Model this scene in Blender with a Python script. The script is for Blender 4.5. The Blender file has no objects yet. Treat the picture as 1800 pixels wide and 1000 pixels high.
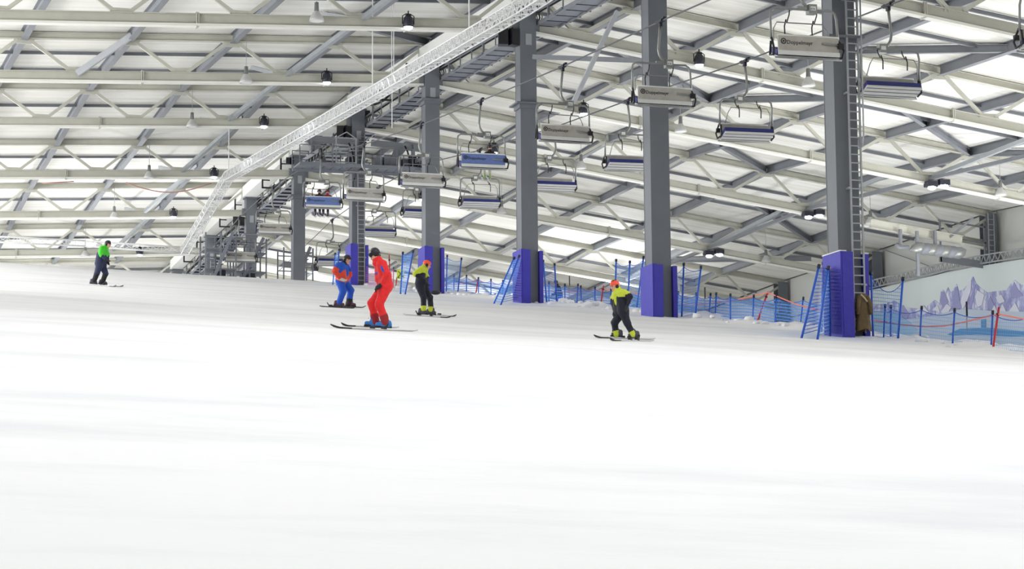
import bpy, bmesh, math, random
import numpy as np
from mathutils import Vector, Matrix
random.seed(7)
PI = math.pi
scene = bpy.context.scene
col = scene.collection

# ------------------------------------------------------------------ camera
FOC = 4075.69                      # focal length in pixels of a 1800 px wide frame
YAW, PITCH, ROLL = 0.30526, 0.13, -0.00745
EYE = Vector((0, 0, 1.35))
_f = Vector((math.sin(YAW)*math.cos(PITCH), math.cos(YAW)*math.cos(PITCH), math.sin(PITCH)))
_r = Vector((math.cos(YAW), -math.sin(YAW), 0)); _u = _r.cross(_f)
CR = _r*math.cos(ROLL) + _u*math.sin(ROLL)
CU = -_r*math.sin(ROLL) + _u*math.cos(ROLL)
CF = _f
cd = bpy.data.cameras.new('camera'); cam = bpy.data.objects.new('camera', cd); col.objects.link(cam)
cd.sensor_width = 36; cd.lens = FOC*36/1800; cd.clip_end = 600; cd.clip_start = .5
m = Matrix((CR, CU, -CF)).transposed().to_4x4(); m.translation = EYE
cam.matrix_world = m
scene.camera = cam

# ------------------------------------------------------------------ light
W = bpy.data.worlds.new('world'); scene.world = W; W.use_nodes = True
W.node_tree.nodes['Background'].inputs[0].default_value = (.93, .96, 1, 1)
W.node_tree.nodes['Background'].inputs[1].default_value = .18
scene.view_settings.view_transform = 'Standard'; scene.view_settings.look = 'None'
scene.view_settings.gamma = 1; scene.view_settings.use_curve_mapping = False
scene.view_settings.exposure = -1.75
ADDED_DOWNLIGHT = 2300      # added unseen downlights that brighten the foreground snow
ADDED_UPLIGHT = 6500        # added unseen lights along both side walls that brighten the roof
FIX_W = 1150           # each lit fixture in view

def area(loc, w, size, rot=(0, 0, 0), c=(.975, .988, 1)):
    l = bpy.data.lights.new('added_light', 'AREA'); l.energy = w; l.size = size; l.color = c
    o = bpy.data.objects.new('added_light', l); o.location = loc; o.rotation_euler = rot; col.objects.link(o)
    return o
for X in (-4, 12, 26, 44, 60):
    for Y, Z in ((5, 16.5), (20, 18), (36, 19.8)):
        area((X, Y, Z), ADDED_DOWNLIGHT, 3.0)

for Y in range(66, 200, 16):      # added lights along the left wall, unseen outside the frame
    area((-2, Y, 15+.075*Y if Y < 130 else 24.0), 1500, 2.5, (0, -math.radians(65), 0))
    area((-7, Y, .1516*min(Y, 130)+3), ADDED_UPLIGHT, 2.5, (0, -math.radians(105), 0))

for Y in (58, 74, 90, 104):        # more added lights along the right wall, outside the frame
    area((69, Y, .15*Y-2), ADDED_UPLIGHT, 2.5, (0, math.radians(112), 0))
    area((67, Y, 19), 900, 2.5, (0, math.radians(35), 0))

for X in (4, 22, 40, 58):           # added lights hidden behind the crest, aimed up to brighten the roof
    for Y, Z in ((160, 20.2), (188, 20.0)):
        area((X, Y, Z), 3600, 2.0, (PI, 0, 0))
for X in (46, 60):  # added lights hidden beyond the fence bank, also brightening the roof
    for Y in (92, 112, 132):
        area((X, Y, .1516*Y-.0275*X-.13*(X-34)+1.0), 1500, 2.0, (PI, 0, 0))

# ------------------------------------------------------------------ helpers
def pix(x, y, X=None, Y=None, Z=None, n=None):
    """the world point seen at photo pixel x,y that lies on the given plane"""
    v = CF + CR*((x-900)/FOC) - CU*((y-500)/FOC)
    if X is not None: t = X/v.x
    elif Y is not None: t = Y/v.y
    else: t = (Z-EYE.z)/v.z
    return EYE + v*t
AX, AY = -.0275, .1516
def gnd(x, y):
    v = CF + CR*((x-900)/FOC) - CU*((y-500)/FOC)
    t = EYE.z/(AX*v.x + AY*v.y - v.z)
    return EYE + v*t
def lin(c):
    return tuple((v/255/12.92 if v/255 <= .04045 else ((v/255+.055)/1.055)**2.4) for v in c) + (1,)
MATS = {}
def mat(name, c, rough=.6, metal=0, noise=0, nscale=3, bump=0, bscale=20, emit=None, es=0, coords='Object'):
    if name in MATS: return MATS[name]
    M = bpy.data.materials.new(name); M.use_nodes = True; nt = M.node_tree
    b = nt.nodes['Principled BSDF']; b.inputs['Base Color'].default_value = lin(c)
    b.inputs['Roughness'].default_value = rough; b.inputs['Metallic'].default_value = metal
    tc = nt.nodes.new('ShaderNodeTexCoord')
    if noise:
        n = nt.nodes.new('ShaderNodeTexNoise'); n.inputs['Scale'].default_value = nscale; n.inputs['Detail'].default_value = 5
        nt.links.new(tc.outputs[coords], n.inputs['Vector'])
        r = nt.nodes.new('ShaderNodeMapRange'); r.inputs[3].default_value = 1-noise; r.inputs[4].default_value = 1+noise*.4
        nt.links.new(n.outputs['Fac'], r.inputs[0])
        h = nt.nodes.new('ShaderNodeMix'); h.data_type = 'RGBA'; h.blend_type = 'MULTIPLY'; h.inputs[0].default_value = 1
        h.inputs[6].default_value = lin(c); nt.links.new(r.outputs[0], h.inputs[7])
        nt.links.new(h.outputs[2], b.inputs['Base Color'])
    if bump:
        n2 = nt.nodes.new('ShaderNodeTexNoise'); n2.inputs['Scale'].default_value = bscale; n2.inputs['Detail'].default_value = 4
        nt.links.new(tc.outputs[coords], n2.inputs['Vector'])
        bp = nt.nodes.new('ShaderNodeBump'); bp.inputs['Strength'].default_value = bump; bp.inputs['Distance'].default_value = .05
        nt.links.new(n2.outputs['Fac'], bp.inputs['Height']); nt.links.new(bp.outputs[0], b.inputs['Normal'])
    if emit:
        b.inputs['Emission Color'].default_value = lin(emit); b.inputs['Emission Strength'].default_value = es
    MATS[name] = M
    return M

class MB:
    """collects simple shapes into one mesh"""
    def __init__(s): s.v = []; s.f = []; s.m = []; s.mats = []; s.smooth = []; s.cm = 0; s.cs = False
    def use(s, m, smooth=False):
        if m not in s.mats: s.mats.append(m)
        s.cm = s.mats.index(m); s.cs = smooth; return s
    def add(s, vs, fs):
        o = len(s.v); s.v += [tuple(v) for v in vs]
        for f in fs: s.f.append(tuple(i+o for i in f)); s.m.append(s.cm); s.smooth.append(s.cs)
        return s
    def hexa(s, p):            # 8 corners: bottom 4 (ccw) then top 4
        return s.add(p, [(0, 3, 2, 1), (4, 5, 6, 7), (0, 1, 5, 4), (1, 2, 6, 5), (2, 3, 7, 6), (3, 0, 4, 7)])
    def box(s, c, d, ax=None):
        c = Vector(c); x, y, z = ax or (Vector((1, 0, 0)), Vector((0, 1, 0)), Vector((0, 0, 1)))
        x = x*d[0]/2; y = y*d[1]/2; z = z*d[2]/2
        return s.hexa([c-x-y-z, c+x-y-z, c+x+y-z, c-x+y-z, c-x-y+z, c+x-y+z, c+x+y+z, c-x+y+z])
    def frame(s, a, b, up):
        a = Vector(a); b = Vector(b); d = (b-a); L = d.length; d = d/L
        up = Vector(up); sd = d.cross(up)
        if sd.length < 1e-4: sd = d.cross(Vector((1, 0, 0)))
        sd.normalize(); up2 = sd.cross(d); return a, b, d, L, sd, up2
    def bar(s, a, b, w, h, up=(0, 0, 1)):
        a, b, d, L, sd, u2 = s.frame(a, b, up)
        return s.box((a+b)/2, (w, L, h), (sd, d, u2))
    def ibeam(s, a, b, h, w, tf=.03, tw=.025, up=(0, 0, 1)):
        a, b, d, L, sd, u2 = s.frame(a, b, up); c = (a+b)/2
        s.box(c, (tw, L, h-2*tf), (sd, d, u2))
        s.box(c+u2*(h/2-tf/2), (w, L, tf), (sd, d, u2)); s.box(c-u2*(h/2-tf/2), (w, L, tf), (sd, d, u2))
        return s
    def tube(s, pts, r, n=6, closed=False, caps=True):
        pts = [Vector(p) for p in pts]; N = len(pts); rs = r if isinstance(r, (list, tuple)) else [r]*N
        prev = None; vs = []
        for i, p in enumerate(pts):
            if closed: t = pts[(i+1) % N]-pts[i-1]
            else: t = pts[min(i+1, N-1)]-pts[max(i-1, 0)]
            t.normalize()
            if prev is None:
                a = Vector((0, 0, 1)) if abs(t.z) < .9 else Vector((1, 0, 0)); u = t.cross(a).normalized()
            else:
                u = (prev-t*prev.dot(t)); u.normalize()
            prev = u; w = t.cross(u)
            for k in range(n):
                an = 2*PI*k/n; vs.append(p+(u*math.cos(an)+w*math.sin(an))*rs[i])
        fs = []
        for i in range(N if closed else N-1):
            j = (i+1) % N
            for k in range(n): fs.append((i*n+k, i*n+(k+1) % n, j*n+(k+1) % n, j*n+k))
        if caps and not closed: fs.append(tuple(range(n-1, -1, -1))); fs.append(tuple((N-1)*n+k for k in range(n)))
        return s.add(vs, fs)
    def lathe(s, c, prof, n=16):   # profile of (radius, z)
        vs = []; fs = []; c = Vector(c)
        for r, z in prof:
            for k in range(n): a = 2*PI*k/n; vs.append(c+Vector((r*math.cos(a), r*math.sin(a), z)))
        for i in range(len(prof)-1):
            for k in range(n): fs.append((i*n+k, i*n+(k+1) % n, (i+1)*n+(k+1) % n, (i+1)*n+k))
        return s.add(vs, fs)
    def disc(s, c, r, nrm=(0, 0, -1), n=16):
        nrm = Vector(nrm).normalized(); a = Vector((1, 0, 0)) if abs(nrm.x) < .9 else Vector((0, 1, 0))
        u = nrm.cross(a).normalized(); w = nrm.cross(u)
        return s.add([Vector(c)+(u*math.cos(2*PI*k/n)+w*math.sin(2*PI*k/n))*r for k in range(n)], [tuple(range(n))])
    def sphere(s, c, r, n=12, m=8, sc=(1, 1, 1)):
        c = Vector(c); vs = []; fs = []
        for i in range(m+1):
            t = PI*i/m
            for k in range(n):
                a = 2*PI*k/n; vs.append(c+Vector((r*sc[0]*math.sin(t)*math.cos(a), r*sc[1]*math.sin(t)*math.sin(a), r*sc[2]*math.cos(t))))
        for i in range(m):
            for k in range(n): fs.append((i*n+k, (i+1)*n+k, (i+1)*n+(k+1) % n, i*n+(k+1) % n))
        return s.add(vs, fs)
    def mesh(s, name, off=Vector((0, 0, 0))):
        me = bpy.data.meshes.new(name)
        me.from_pydata([tuple(Vector(v)-off) for v in s.v], [], s.f)
        for mm in s.mats: me.materials.append(mm)
        if len(s.mats) > 1: me.polygons.foreach_set('material_index', s.m)
        if any(s.smooth): me.polygons.foreach_set('use_smooth', s.smooth)
        me.update(); return me

ORG = {}
def tag(o, label=None, cat=None, group=None, kind=None):
    if label: o['label'] = label
    if cat: o['category'] = cat
    if group: o['group'] = group
    if kind: o['kind'] = kind
    return o
def thing(name, loc, label, cat, group=None, kind=None):
    o = bpy.data.objects.new(name, None); o.empty_display_size = .2; col.objects.link(o)
    o.location = loc; ORG[o] = Vector(loc)
    return tag(o, label, cat, group, kind)
def part(name, mb, parent=None, label=None, kind=None):
    off = ORG.get(parent, Vector((0, 0, 0)))
    me = mb.mesh(name, off) if isinstance(mb, MB) else mb
    o = bpy.data.objects.new(name, me); col.objects.link(o)
    if parent: o.parent = parent; ORG[o] = off
    return tag(o, label, None, None, kind)
def solo(name, mb, loc, label, cat=None, group=None, kind=None):
    loc = Vector(loc); o = bpy.data.objects.new(name, mb.mesh(name, loc)); col.objects.link(o); o.location = loc; ORG[o] = loc
    return tag(o, label, cat, group, kind)
def copy_tree(o, parent=None):
    c = o.copy(); col.objects.link(c); c.parent = parent
    for ch in [x for x in o.children]: copy_tree(ch, c)
    return c
ordw = ['first', 'second', 'third', 'fourth', 'fifth', 'sixth', 'seventh', 'eighth', 'ninth', 'tenth', 'eleventh', 'twelfth', 'thirteenth', 'fourteenth', 'fifteenth', 'sixteenth', 'seventeenth', 'eighteenth', 'nineteenth', 'twentieth']

# ------------------------------------------------------------------ materials
CREAM = mat('cream_painted_steel', (200, 199, 187), .5, noise=.12, nscale=2)
CREAM_LIT = mat('bounce_lit_flange_cream', (240, 239, 230), .4, noise=.05, nscale=2)  # lighter cream: light bounced up from the snow is put into the colour
BRACEM = mat('pale_brace_paint', (196, 199, 204), .5, noise=.1, nscale=2)
GREY = mat('grey_painted_steel', (128, 131, 137), .5, noise=.12, nscale=2)
GALV = mat('galvanised_steel', (176, 180, 184), .42, .35, noise=.2, nscale=5)
COLM = mat('grey_column_paint', (112, 116, 123), .5, noise=.18, nscale=1.2)
WHITE = mat('white_sheet_cladding', (238, 238, 234), .6, noise=.05, nscale=.8)
ALU = mat('white_lattice_aluminium', (236, 236, 236), .45, .1, noise=.08, nscale=3)
DARK = mat('dark_equipment', (38, 40, 52), .5, noise=.2, nscale=6)
BLACK = mat('black_plastic', (22, 22, 26), .5, noise=.2, nscale=8)
PLATF = mat('grating_steel', (122, 127, 136), .55, noise=.3, nscale=14)
PAD = mat('violet_blue_padding', (66, 60, 178), .55, noise=.12, nscale=2.5, bump=.5, bscale=3)
NETB = mat('blue_plastic_pole', (32, 92, 200), .45, noise=.1)
REDP = mat('red_plastic_pole', (196, 40, 50), .45, noise=.1)
TAPE = mat('orange_tape', (255, 140, 118), .5, noise=.08, nscale=8)
CHB = mat('chair_frame_tube', (150, 152, 150), .38, .5, noise=.2, nscale=9)
CHP = mat('chair_back_panel', (186, 182, 174), .55, .1, noise=.28, nscale=5)
CHS = mat('chair_underside_strip', (222, 222, 218), .45, noise=.1, nscale=4)
CHBLUE = mat('blue_seat_cushion', (34, 44, 120), .5, noise=.15, nscale=6)
CHBLUE2 = mat('blue_back_panel', (104, 126, 184), .5, noise=.25, nscale=6)
INK = mat('dark_print', (48, 46, 46), .6, noise=.1)
WOOD = mat('brown_cloth', (120, 100, 66), .8, noise=.25, nscale=6, bump=.5, bscale=9)
ROPE = mat('wire_rope', (92, 96, 100), .5, .3, noise=.1)
LAMPG = mat('pendant_shade', (200, 200, 198), .4, .1, noise=.1, nscale=6)
LAMPNECK = mat('pendant_neck', (120, 122, 120), .5, noise=.1)
GLASS = mat('frosted_lens', (240, 240, 240), .3, noise=.04)
LIT = mat('lit_lens', (255, 255, 255), .5, emit=(235, 240, 255), es=26, noise=.01)
YELS = mat('yellow_sign', (214, 232, 70), .5, noise=.08)

def snow_mat():
    M = bpy.data.materials.new('snow'); M.use_nodes = True; nt = M.node_tree; b = nt.nodes['Principled BSDF']
    tc = nt.nodes.new('ShaderNodeTexCoord'); b.inputs['Roughness'].default_value = .9
    b.inputs['Specular IOR Level'].default_value = .12
    mp = nt.nodes.new('ShaderNodeMapping'); mp.inputs['Rotation'].default_value = (0, 0, .5); mp.inputs['Scale'].default_value = (.12, .3, .3)
    nt.links.new(tc.outputs['Object'], mp.inputs[0])
    n = nt.nodes.new('ShaderNodeTexNoise'); n.inputs['Scale'].default_value = 1; n.inputs['Detail'].default_value = 7; n.inputs['Roughness'].default_value = .62
    nt.links.new(mp.outputs[0], n.inputs['Vector'])
    cr = nt.nodes.new('ShaderNodeValToRGB'); e = cr.color_ramp.elements
    e[0].position = .36; e[0].color = lin((236, 236, 239)); e[1].position = .56; e[1].color = lin((250, 250, 251))
    nt.links.new(n.outputs['Fac'], cr.inputs[0]); nt.links.new(cr.outputs[0], b.inputs['Base Color'])
    n2 = nt.nodes.new('ShaderNodeTexNoise'); n2.inputs['Scale'].default_value = 2.2; n2.inputs['Detail'].default_value = 8
    mp2 = nt.nodes.new('ShaderNodeMapping'); mp2.inputs['Scale'].default_value = (.35, 1, 1); nt.links.new(tc.outputs['Object'], mp2.inputs[0])
    nt.links.new(mp2.outputs[0], n2.inputs['Vector'])
    bp = nt.nodes.new('ShaderNodeBump'); bp.inputs['Strength'].default_value = .35; bp.inputs['Distance'].default_value = .05
    nt.links.new(n2.outputs['Fac'], bp.inputs['Height']); nt.links.new(bp.outputs[0], b.inputs['Normal'])
    return M
SNOW = snow_mat()
def deck_mat():
    M = bpy.data.materials.new('roof_deck_sheet'); M.use_nodes = True; nt = M.node_tree; b = nt.nodes['Principled BSDF']
    b.inputs['Roughness'].default_value = .6
    tc = nt.nodes.new('ShaderNodeTexCoord'); mp = nt.nodes.new('ShaderNodeMapping'); mp.inputs['Scale'].default_value = (.06, 2.0, 1)
    nt.links.new(tc.outputs['Object'], mp.inputs[0])
    n = nt.nodes.new('ShaderNodeTexNoise'); n.inputs['Scale'].default_value = 1; n.inputs['Detail'].default_value = 4
    nt.links.new(mp.outputs[0], n.inputs['Vector'])
    cr = nt.nodes.new('ShaderNodeValToRGB'); e = cr.color_ramp.elements
    e[0].position = .3; e[0].color = lin((226, 223, 214)); e[1].position = .6; e[1].color = lin((244, 243, 237))
    nt.links.new(n.outputs['Fac'], cr.inputs[0]); nt.links.new(cr.outputs[0], b.inputs['Base Color'])
    wv = nt.nodes.new('ShaderNodeTexWave'); wv.bands_direction = 'Y'; wv.inputs['Scale'].default_value = 1.6
    nt.links.new(tc.outputs['Object'], wv.inputs['Vector'])
    bp = nt.nodes.new('ShaderNodeBump'); bp.inputs['Strength'].default_value = .25; bp.inputs['Distance'].default_value = .04
    nt.links.new(wv.outputs['Fac'], bp.inputs['Height']); nt.links.new(bp.outputs[0], b.inputs['Normal'])
    return M
DECK = deck_mat()
def net_mat(name, c, cover, cell=.11):
    """woven net: strands of a fine square grid with open gaps between"""
    M = bpy.data.materials.new(name); M.use_nodes = True; nt = M.node_tree; b = nt.nodes['Principled BSDF']
    b.inputs['Base Color'].default_value = lin(c); b.inputs['Roughness'].default_value = .6
    tc = nt.nodes.new('ShaderNodeTexCoord'); sp = nt.nodes.new('ShaderNodeSeparateXYZ'); nt.links.new(tc.outputs['UV'], sp.inputs[0])
    outs = []
    for ax in (0, 1):
        d = nt.nodes.new('ShaderNodeMath'); d.operation = 'DIVIDE'; d.inputs[1].default_value = cell; nt.links.new(sp.outputs[ax], d.inputs[0])
        fr = nt.nodes.new('ShaderNodeMath'); fr.operation = 'FRACT'; nt.links.new(d.outputs[0], fr.inputs[0])
        lt = nt.nodes.new('ShaderNodeMath'); lt.operation = 'LESS_THAN'; lt.inputs[1].default_value = cover; nt.links.new(fr.outputs[0], lt.inputs[0]); outs.append(lt)
    mx = nt.nodes.new('ShaderNodeMath'); mx.operation = 'MAXIMUM'; nt.links.new(outs[0].outputs[0], mx.inputs[0]); nt.links.new(outs[1].outputs[0], mx.inputs[1])
    nt.links.new(mx.outputs[0], b.inputs['Alpha'])
    MATS[name] = M; return M
NET = net_mat('blue_safety_net', (84, 156, 232), .13)
NETD = net_mat('dense_blue_safety_net', (62, 140, 230), .25)
NETP = net_mat('pink_safety_net', (226, 140, 200), .16)

# ------------------------------------------------------------------ hall geometry
X0, Y0, SP, PN = 31.22, 80.786, 16.0, 5.1514
HT = {-5: 21.2, -4: 22.05, -3: 22.9, -2: 23.75, -1: 24.6, 0: 25.5, 1: 26.32, 2: 27.24, 3: 28.09, 4: 27.91, 5: 27.83, 6: 27.38, 7: 26.9, 8: 26.4}
def FY(n): return Y0+SP*n
def HH(n): 
    n0 = max(-5, min(7, math.floor(n))); t = n-n0; return HT[n0]*(1-t)+HT[n0+1]*t
def CH(n, X):             # lower chord height of frame n
    d = X-X0; return HH(n)+(.048*d if d < 0 else -.137*d)
DEP = 2.03
KL, KR = -8, 8
XL, XR = X0+KL*PN, X0+KR*PN
def nz(x, y, s=0):
    return (math.sin(x*1.3+y*.7+s)*.5+math.sin(x*2.9-y*1.9+s*2)*.3+math.sin(x*5.3+y*4.1+s)*.2)
def snowz(X, Y):
    z = AX*X+AY*Y
    if Y > 134:
        d = Y-134; z -= .155*d*min(1, d/14)+0
    if X > 34.2: z -= .13*(X-34.2)*min(1, (X-34.2)/5)
    z += .03*nz(X*.23, Y*.19)*min(1, max(0, (Y-15)/25))
    b = math.exp(-((X-33.0)/1.3)**2)
    if b > .01 and 50 < Y < 140: z += b*(.12+.16*nz(X*1.1, Y*.8, 3)+.10*nz(X*2.7, Y*2.3, 1))
    c = math.exp(-((Y-130)/3.5)**2)
    if c > .01: z += c*.05*nz(X*.9, Y*1.2, 5)
    return z

# floor
def grid_lines(segs):
    out = []
    for a, b, st in segs:
        n = max(1, round((b-a)/st)); out += [a+(b-a)*i/n for i in range(n)]
    return out+[segs[-1][1]]
gx = grid_lines([(-30, -2, 4), (-2, 27, 1.0), (27, 36, .3), (36, 46, 1.2), (46, XR, 4)])
gy = grid_lines([(-12, 20, 4), (20, 50, 2), (50, 146, .5), (146, 215, 3)])
mb = MB().use(SNOW, True)
mb.v = [(x, y, snowz(x, y)) for y in gy for x in gx]; nx = len(gx)
for j in range(len(gy)-1):
    for i in range(nx-1):
        mb.f.append((j*nx+i, j*nx+i+1, (j+1)*nx+i+1, (j+1)*nx+i)); mb.m.append(0); mb.smooth.append(True)
mb2 = mb
fl = solo('floor', mb2, (0, 0, 0), 'white groomed snow slope filling the foreground and rising to a crest', kind='structure')

# ceiling of sheet panels, one per bay
ceil = thing('ceiling', (0, 60, 24), 'off-white sheet roof deck above the steel trusses', None, kind='structure')
for n in range(-5, 8):
    for k in range(KL, KR):
        xa, xb = X0+k*PN, X0+(k+1)*PN; g = .03
        T = DEP+.22
        p = [(xa+g, FY(n)+g, CH(n, xa)+T), (xb-g, FY(n)+g, CH(n, xb)+T), (xb-g, FY(n+1)-g, CH(n+1, xb)+T), (xa+g, FY(n+1)-g, CH(n+1, xa)+T)]
        q = [(a, b, c+.12) for a, b, c in p]
        b = MB().use(DECK).hexa(p+q); part('roof_panel', b, ceil)
# roof backing above the panels so that no sky shows at the joints
b = MB().use(DECK)
for n in range(-5, 8):
    for (xa, xb) in ((XL, X0), (X0, XR)):
        T = DEP+.36
        p = [(xa, FY(n), CH(n, xa)+T), (xb, FY(n), CH(n, xb)+T), (xb, FY(n+1), CH(n+1, xb)+T), (xa, FY(n+1), CH(n+1, xa)+T)]
        b.hexa(p+[(a, c, d+.1) for a, c, d in p])
part('insulation_layer', b, ceil)

# walls
WALLM = mat('pale_wall_panel', (206, 207, 202), .6, noise=.06, nscale=.4)
wr = thing('wall_right', (XR+.4, 130, 10), 'pale grey side wall with horizontal panel joints beyond the far fence', None, kind='structure')
for n in range(-5, 8):
    ya, yb = FY(n)+.02, FY(n+1)-.02
    zt = min(CH(n, XR), CH(n+1, XR))+DEP+.3; zb = snowz(XR, (ya+yb)/2)-3.5
    zt = CH(n, XR)+DEP+.3, CH(n+1, XR)+DEP+.3
    rows = 5
    for r_ in range(rows):
        def zz(t, e): return zb+(zt[e]-zb)*t
        t0, t1 = r_/rows, (r_+1)/rows-.0035
        p = [(XR+.3, ya, zz(t0, 0)), (XR+.6, ya, zz(t0, 0)), (XR+.6, yb, zz(t0, 1)), (XR+.3, yb, zz(t0, 1)),
             (XR+.3, ya, zz(t1, 0)), (XR+.6, ya, zz(t1, 0)), (XR+.6, yb, zz(t1, 1)), (XR+.3, yb, zz(t1, 1))]
        part('wall_panel', MB().use(WALLM).hexa(p), wr)
b = MB().use(mat('wall_backing', (150, 150, 148), .7, noise=.05)); b.box((XR+.9, 108, 12), (.3, 216, 44)); part('wall_backing', b, wr)
wl = MB().use(WALLM); wl.box((XL-.3, 108, 12), (.3, 216, 44)); solo('wall_left', wl, (XL-.3, 108, 0), 'pale side wall left of the piste', kind='structure')
wb = MB().use(WALLM); wb.box(((XL+XR)/2, FY(8)+.3, 16), (XR-XL, .3, 36)); solo('wall_back', wb, ((XL+XR)/2, FY(8), 0), 'pale end wall behind the snow crest', kind='structure')

# ------------------------------------------------------------------ roof trusses
SC = {-1: 'rightmost column', 0: 'second padded column', 1: 'third padded column', 2: 'fourth padded column', 3: 'platform column', 4: 'first unpadded column', 5: 'second unpadded column', 6: 'column by the crest', 7: 'half-hidden last column', 8: 'back wall'}
for n in range(-1, 9):
    Y = FY(n)
    t = thing('roof_truss', (X0, Y, CH(n, X0)), 'cream steel roof truss meeting the '+SC[n], 'roof truss', 'transverse roof trusses')
    for (xa, xb) in ((XL, X0-.4), (X0+.4, XR)):
        b = MB().use(CREAM).ibeam((xa, Y, CH(n, xa)+.04), (xb, Y, CH(n, xb)+.04), .48, .28, .035, .03); part('lower_chord', b, t)
        b = MB().use(CREAM_LIT).bar((xa, Y-.02, CH(n, xa)-.24), (xb, Y-.02, CH(n, xb)-.24), .38, .11); part('bottom_flange', b, t, 'bottom flange with light from below painted into its colour')
        b = MB().use(CREAM).ibeam((xa, Y, CH(n, xa)+DEP), (xb, Y, CH(n, xb)+DEP), .34, .30, .03, .03); part('upper_chord', b, t)
    for k in range(KL, KR):
        xa, xb = X0+k*PN, X0+(k+1)*PN; xm = (xa+xb)/2
        L = Vector((xm, Y, CH(n, xm)+.26)); A = Vector((xa, Y, CH(n, xa)+DEP-.17)); B = Vector((xb, Y, CH(n, xb)+DEP-.17))
        for P, sg in ((A, -1), (B, 1)):
            q0 = L+Vector((sg*.3, 0, .04)); q1 = P+Vector((-sg*.28, 0, -.04))
            b = MB().use(CREAM).bar(q0, q1, .16, .16, (0, 1, 0)); part('diagonal', b, t)
        b = MB().use(CREAM)
        p = [(xm-.55, .0), (xm+.55, .0), (xm+.4, .2), (xm-.4, .2)]
        b.hexa([Vector((x, Y-.05, CH(n, xm)+.24+z)) for x, z in p[:1]]+[Vector((p[1][0], Y-.05, CH(n, xm)+.24)), Vector((p[1][0], Y+.05, CH(n, xm)+.24)), Vector((p[0][0], Y+.05, CH(n, xm)+.24)),
                Vector((p[3][0], Y-.05, CH(n, xm)+.46)), Vector((p[2][0], Y-.05, CH(n, xm)+.46)), Vector((p[2][0], Y+.05, CH(n, xm)+.46)), Vector((p[3][0], Y+.05, CH(n, xm)+.46))])
        part('gusset_plate', b, t)
        if k > KL:
            z = CH(n, xa)+DEP-.15
            b = MB().use(CREAM).hexa([(xa-.35, Y-.05, z-.26), (xa+.35, Y-.05, z-.26), (xa+.35, Y+.05, z-.26), (xa-.35, Y+.05, z-.26),
                                      (xa-.55, Y-.05, z), (xa+.55, Y-.05, z), (xa+.55, Y+.05, z), (xa-.55, Y+.05, z)])
            part('gusset_plate', b, t)
    for k in (-5.0, -3.0, -1.2, 2.1, 4.0, 6.2):    # bolted splices with clips
        x = X0+k*PN+.6; z = CH(n, x)
        b = MB().use(CREAM).box((x, Y, z), (.05, .42, .66)); b.box((x+.08, Y, z), (.05, .40, .62)); part('splice_plate', b, t)

# long grey beams up the hall, at every upper node
for k in range(KL+1, KR):
    x = X0+k*PN
    side = 'left' if k < 0 else 'right'
    if k == 0: lab = 'grey steel roof beam running up the hall directly above the column row'
    else: lab = '%s grey steel roof beam %s of the column row, running up the hall' % (ordw[abs(k)-1], side)
    t = thing('roof_beam', (x, FY(1), CH(1, x)+DEP), lab, 'roof beam', 'long roof beams up the hall')
    for n in range(-1, 8):
        a = Vector((x, FY(n)+.17, CH(n, x)+DEP-.02)); c = Vector((x, FY(n+1)-.17, CH(n+1, x)+DEP-.02))
        part('beam_segment', MB().use(GREY).ibeam(a, c, .50, .32, .03, .03), t)
# thin grey purlins across, two per bay
j = 0
for n in range(-1, 8):
    for q, w in ((1/3, 'nearer'), (2/3, 'farther')):
        Y = FY(n)+SP*q
        lab = '%s thin grey purlin uphill of the truss at the %s' % (w, SC[n])
        t = thing('purlin', (X0, Y, CH(n+q, X0)+DEP), lab[:110], 'purlin', 'thin purlins under the roof deck')
        for (xa, xb) in ((XL, X0), (X0, XR)):
            part('purlin_length', MB().use(GREY).ibeam((xa, Y, CH(n+q, xa)+DEP+.06), (xb, Y, CH(n+q, xb)+DEP+.10), .17, .12, .02, .02), t)
# braces
def brace(name, a, b_, w, h, label, m=GREY, ib=False):
    c = (Vector(a)+Vector(b_))/2
    mb = MB().use(m)
    if ib: mb.ibeam(a, b_, h, w)
    else: mb.bar(a, b_, w, h)
    return solo(name, mb, c, label, 'brace', 'steel bracing members')
def lo(n, k): x = X0+k*PN; return Vector((x, FY(n), CH(n, x)))
def hi(n, k): x = X0+k*PN; return Vector((x, FY(n), CH(n, x)+DEP))
pos = {n: 'truss at the '+SC[n] for n in SC}
for n in range(0, 7):
    brace('bottom_strut', lo(n, 5.5)+Vector((0, .2, .05)), lo(n+1, 5.5)+Vector((0, -.2, .05)), .2, .2, 'far right bottom strut uphill of the '+pos[n])
for n in range(1, 7):
    brace('sway_brace', lo(n, 5.5)+Vector((.2, -.2, .2)), hi(n-1, 6)*.45+hi(n, 6)*.55, .22, .22, 'pale box brace at far right rising from the '+pos[n], GALV)
    brace('sway_brace', lo(n, -1.5)+Vector((.2, -.2, .2)), hi(n-1, -1)*.5+hi(n, -1)*.5, .22, .22, 'left-hand pale brace leaning downhill from the '+pos[n], GALV)
    brace('sway_brace', lo(n, -1.5)+Vector((.2, .2, .2)), hi(n, -1.5)*.5+hi(n+1, -1.5)*.5-Vector((0, 0, .1)), .2, .2, 'left-hand pale brace leaning uphill from the '+pos[n], GALV)
brace('sway_brace', lo(2, -3.5)+Vector((0, -.25, .1)), hi(2, -3)+Vector((0, -.8, -.1)), .26, .3, 'pale box brace with a dark open end, upper left of the roof', BRACEM)
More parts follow.
